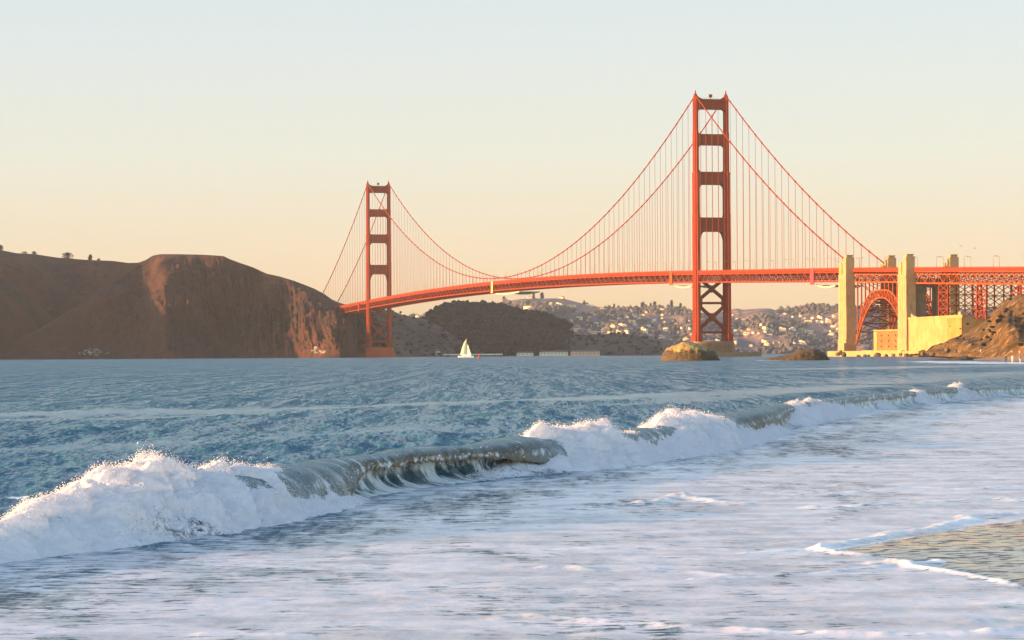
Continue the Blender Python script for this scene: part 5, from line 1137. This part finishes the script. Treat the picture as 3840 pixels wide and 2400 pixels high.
gl = t.n.new('ShaderNodeBsdfGlossy'); gl.inputs['Roughness'].default_value = .12; t.put(gl.inputs[0], (1, 1, 1)); t.l.new(wn_, gl.inputs['Normal'])
fr_ = t.n.new('ShaderNodeFresnel'); fr_.inputs[0].default_value = 1.33; t.l.new(wn_, fr_.inputs['Normal'])
wm = t.n.new('ShaderNodeMixShader'); t.l.new(t.math('MINIMUM', fr_.outputs[0], t.math('SUBTRACT', .30, t.math('MULTIPLY', lip, .12))), wm.inputs[0]); t.l.new(df.outputs[0], wm.inputs[1]); t.l.new(gl.outputs[0], wm.inputs[2])
tl = t.n.new('ShaderNodeBsdfTranslucent'); t.put(tl.inputs[0], t.mix(lip, (0.10, 0.11, 0.08), (0.80, 0.52, 0.20))); m1 = t.n.new('ShaderNodeMixShader')
t.l.new(t.math('ADD', t.math('MULTIPLY', lip, .50), .10), m1.inputs[0]); t.l.new(wm.outputs[0], m1.inputs[1]); t.l.new(tl.outputs[0], m1.inputs[2])
fb_ = t.n.new('ShaderNodeBsdfPrincipled'); t.put(fb_.inputs['Base Color'], (.80, .81, .82)); fb_.inputs['Roughness'].default_value = .6
t.l.new(t.bump(t.noise(7.0, 6, .7), .6, .06), fb_.inputs['Normal'])
ft = t.n.new('ShaderNodeBsdfTranslucent'); t.put(ft.inputs[0], (.8, .8, .78)); m0 = t.n.new('ShaderNodeMixShader'); m0.inputs[0].default_value = .35; t.l.new(fb_.outputs[0], m0.inputs[1]); t.l.new(ft.outputs[0], m0.inputs[2])
ms = t.n.new('ShaderNodeMixShader'); t.l.new(mask, ms.inputs[0]); t.l.new(m1.outputs[0], ms.inputs[1]); t.l.new(m0.outputs[0], ms.inputs[2]); t.l.new(ms.outputs[0], t.out.inputs[0])
wave_me.materials.append(t.mat); tag(link('breaking_wave', wave_me), 'curling green brown wave breaking along the beach', 'wave', kind='structure')

t = NT('wet_sand'); up = t.attr('up'); f1 = t.noise(1.0, 6, .6, sx=(1.0, .6, 1)); f2 = t.noise(5.0, 4, .6, sx=(1, .35, 1))
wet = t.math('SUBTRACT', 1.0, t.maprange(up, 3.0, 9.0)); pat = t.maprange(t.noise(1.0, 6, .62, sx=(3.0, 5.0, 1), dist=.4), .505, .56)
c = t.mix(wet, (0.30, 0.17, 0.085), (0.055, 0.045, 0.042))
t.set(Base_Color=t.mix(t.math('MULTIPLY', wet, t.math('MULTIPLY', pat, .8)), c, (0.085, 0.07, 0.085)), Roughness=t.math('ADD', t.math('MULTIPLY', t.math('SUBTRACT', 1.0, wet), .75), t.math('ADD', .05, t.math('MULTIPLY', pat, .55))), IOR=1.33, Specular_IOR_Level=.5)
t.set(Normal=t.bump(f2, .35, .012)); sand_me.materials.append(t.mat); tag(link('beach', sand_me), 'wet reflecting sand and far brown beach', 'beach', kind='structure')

# ---- white water thrown up by the wave: lumpy body plus flecks
FH = np.interp(wD, [-500, 0, 120, 300, 420, 560, 640, 700, 760, 830, 880, 900, 1270, 1300, 1340, 1420, 1470, 1540, 1570, 1600, 1650, 1690, 1730, 1770, 1790, 1815, 1840, 1862, 1885, 1905, 1930, 1960, 1990, 2010, 2020, 2028, 2040, 2085, 2092, 2104, 2112, 2172, 2186, 2200, 2212, 2264, 2280, 2304, 2318, 2360, 2372, 2384, 2600],
               [1.05, 1.05, 1.1, 1.2, 1.24, 1.14, 1.0, .85, .58, .34, .06, 0, .35, .75, 1.05, 1.18, 1.2, .9, .62, .84, 1.1, 1.12, .95, .72, .55, .62, .4, .16, .45, .82, .9, .84, .75, .3, .7, .7, .2, .25, .62, .6, .15, .2, .95, 1.0, .25, .25, 1.0, .95, .2, .1, .6, .05, 0])
FH = smooth1(FH, 5)
FT = np.interp(wD, [-500, 0, 250, 420, 700, 900, 1300, 1560, 1760, 1900, 2300], [.5, .5, .55, .55, .4, .3, .6, .55, .5, .4, .3])   # how far it spills forward
prof = np.array([(-1.75, .30), (-1.6, .72), (-1.3, .95), (-1.0, 1.04), (-.7, 1.0), (-.4, .84), (-.12, .62), (.18, .42), (.5, .20), (.78, .02), (.98, -.22), (1.05, -.5)])
kq = np.linspace(0, 1, len(prof)); NF = 130; qf = np.linspace(0, 1, NF); pf = np.stack([np.interp(qf, kq, prof[:, 0]), np.interp(qf, kq, prof[:, 1])], 1)
sel = slice(0, None, 1); fyv, fxv, fTN = wy[sel], wX[sel], TN[sel]; h_ = (FH * wH)[sel]; fw = FT[sel]
tt = pf[None, :, 0] * (wH[sel] * np.clip(.35 + .65 * FH[sel], .2, 1.1))[:, None]; tt = np.where(pf[None, :, 0] > -.4, tt + (pf[None, :, 0] + .4) / 1.35 * (fw * wH[sel])[:, None] * .9, tt)
lob = fbm2(fyv[:, None] / 1.6 + 0 * tt, tt / 1.2, 3)
zz = pf[None, :, 1] * h_[:, None] * (1 + .30 * lob) - .30 * (1 - np.clip(FH[sel] * 3, 0, 1))[:, None]
FV = np.stack([fxv[:, None] + fTN[:, None, 0] * tt, fyv[:, None] + fTN[:, None, 1] * tt, zz], -1)
bil = np.abs(fbm3(FV, .85, 2, .5)); bil2 = np.abs(fbm3(FV + 9, 2.6, 3, .55)); n6 = np.abs(fbm3(FV + 4, 7.5, 3, .6)) * 1.5
disp = (.66 * bil + .26 * bil2 + .08 * n6) * (1 - .75 * sstep(.6, .95, qf))[None] * np.clip(h_, 0, 1)[:, None]
FV[..., 2] += (disp - .16 * np.clip(h_, 0, 1)[:, None]) * .72; FV[..., 0] += (disp - .14) * fTN[:, None, 0] * .62 - .12 * np.clip(h_, 0, 1)[:, None]; FV[..., 1] += (disp - .14) * fTN[:, None, 1] * .62
thin = .55 * sstep(.62, .97, qf)[None] + .45 * (1 - sstep(.08, .24, qf))[None] + 1.1 * (1 - np.clip(FH / .55, 0, 1))[:, None] + .55 * np.exp(-((wD - 330) / 95) ** 2)[:, None] * np.exp(-((qf - .66) / .16) ** 2)[None] + .35 * np.exp(-((wD - 1530) / 45) ** 2)[:, None] * np.exp(-((qf - .45) / .2) ** 2)[None]
thin = thin + .32 * fbm3(FV + 40, .9, 3)
foam_me = mesh_np('wave_foam', FV.reshape(-1, 3), grid_faces(*FV.shape[:2])[:, ::-1], M['froth'], True, {'thin': thin})
tag(link('wave_foam', foam_me), 'tumbling white foam of the broken parts of the wave', 'foam', kind='stuff')
OV = np.array([(1, 0, 0), (-1, 0, 0), (0, 1, 0), (0, -1, 0), (0, 0, 1), (0, 0, -1)], float); OF = np.array([(0, 2, 4), (2, 1, 4), (1, 3, 4), (3, 0, 4), (2, 0, 5), (1, 2, 5), (3, 1, 5), (0, 3, 5)])
def flecks(name, C, r, label):
    m = len(C); V = C[:, None] + OV[None] * r[:, None, None] * rng.uniform(.7, 1.3, (m, 1, 3)); Fs = OF[None] + (np.arange(m) * 6)[:, None, None]
    tag(link(name, mesh_np(name, V.reshape(-1, 3), Fs.reshape(-1, 3), M['foam'], True)), label, 'spray', kind='stuff')
hw_ = np.clip(h_ - .1, 0, None); wgt = hw_ * np.gradient(fyv); wgt /= wgt.sum()
n = 250000; i = rng.choice(len(fyv), n, p=wgt); j = (rng.beta(1.3, 1.2, n) * (NF - 1)).astype(int)
C = FV[i, j] + rng.normal(size=(n, 3)) * .02; k_ = rng.exponential(.030, n) * h_[i]
C[:, 2] += k_ * (1.2 - .8 * qf[j]); C[:, 0] += k_ * .6 * qf[j]; C[:, 1] += rng.normal(size=n) * .03
flecks('foam_flecks', C, rng.uniform(.003, .009, n) * (.7 + fyv[i] / 160), 'fine white flecks over the breaking wave')
li = np.where((wD > 560) & (wD < 1300) | (wD > 1880) & (wD < 2420))[0]; n_ = 4200; i = rng.choice(li, n_); j = rng.integers(int(.43 * NQ), int(.53 * NQ), n_)
keep_ = fbm2(wy[i] / .7, wy[i] * 0 + 51, 3) + .25 * rng.normal(size=n_) > .05; i, j = i[keep_], j[keep_]
C = np.stack([WX[i, j], WYv[i, j], WZ[i, j]], 1) + rng.normal(size=(len(i), 3)) * .035; C[:, 0] += rng.exponential(.05, len(i)); C[:, 2] -= rng.uniform(-.03, .05, len(i))
flecks('lip_flecks', C, (.003 + rng.exponential(.004, len(i))) * (.7 + wy[i] / 160), 'white flecks torn off the curling lip')
n = 4200; i = rng.choice(len(fyv), n, p=wgt); j = (rng.uniform(.1, .42, n) * (NF - 1)).astype(int)
burst = np.clip(fbm2(fyv[i] / 1.0, fyv[i] * 0 + 2, 3) + .35, .05, 1); C = FV[i, j].copy(); C[:, 2] += rng.exponential(.085, n) * burst * h_[i]; C[:, :2] += rng.normal(size=(n, 2)) * .10
flecks('spray_drops', C, rng.uniform(.005, .013, n) * (.7 + fyv[i] / 140), 'drops of spray thrown above the wave crest')

# ================================================================== HAZE
hz_ = NT('evening_haze'); hz_.n.remove(hz_.b); pv = hz_.n.new('ShaderNodeVolumePrincipled'); pv.inputs['Color'].default_value = (.70, .74, .86, 1); pv.inputs['Density'].default_value = 1.9e-5; pv.inputs['Anisotropy'].default_value = .0
hz_.l.new(pv.outputs[0], hz_.out.inputs['Volume'])
m = MB(); m.box((900, 4600, 129), ((1, 0, 0), (0, 1, 0), (0, 0, 1)), (5200, 4800, 131.5)); hzo = m.build('haze', hz_.mat); tag(hzo, 'warm evening haze over the strait', 'haze', kind='stuff')
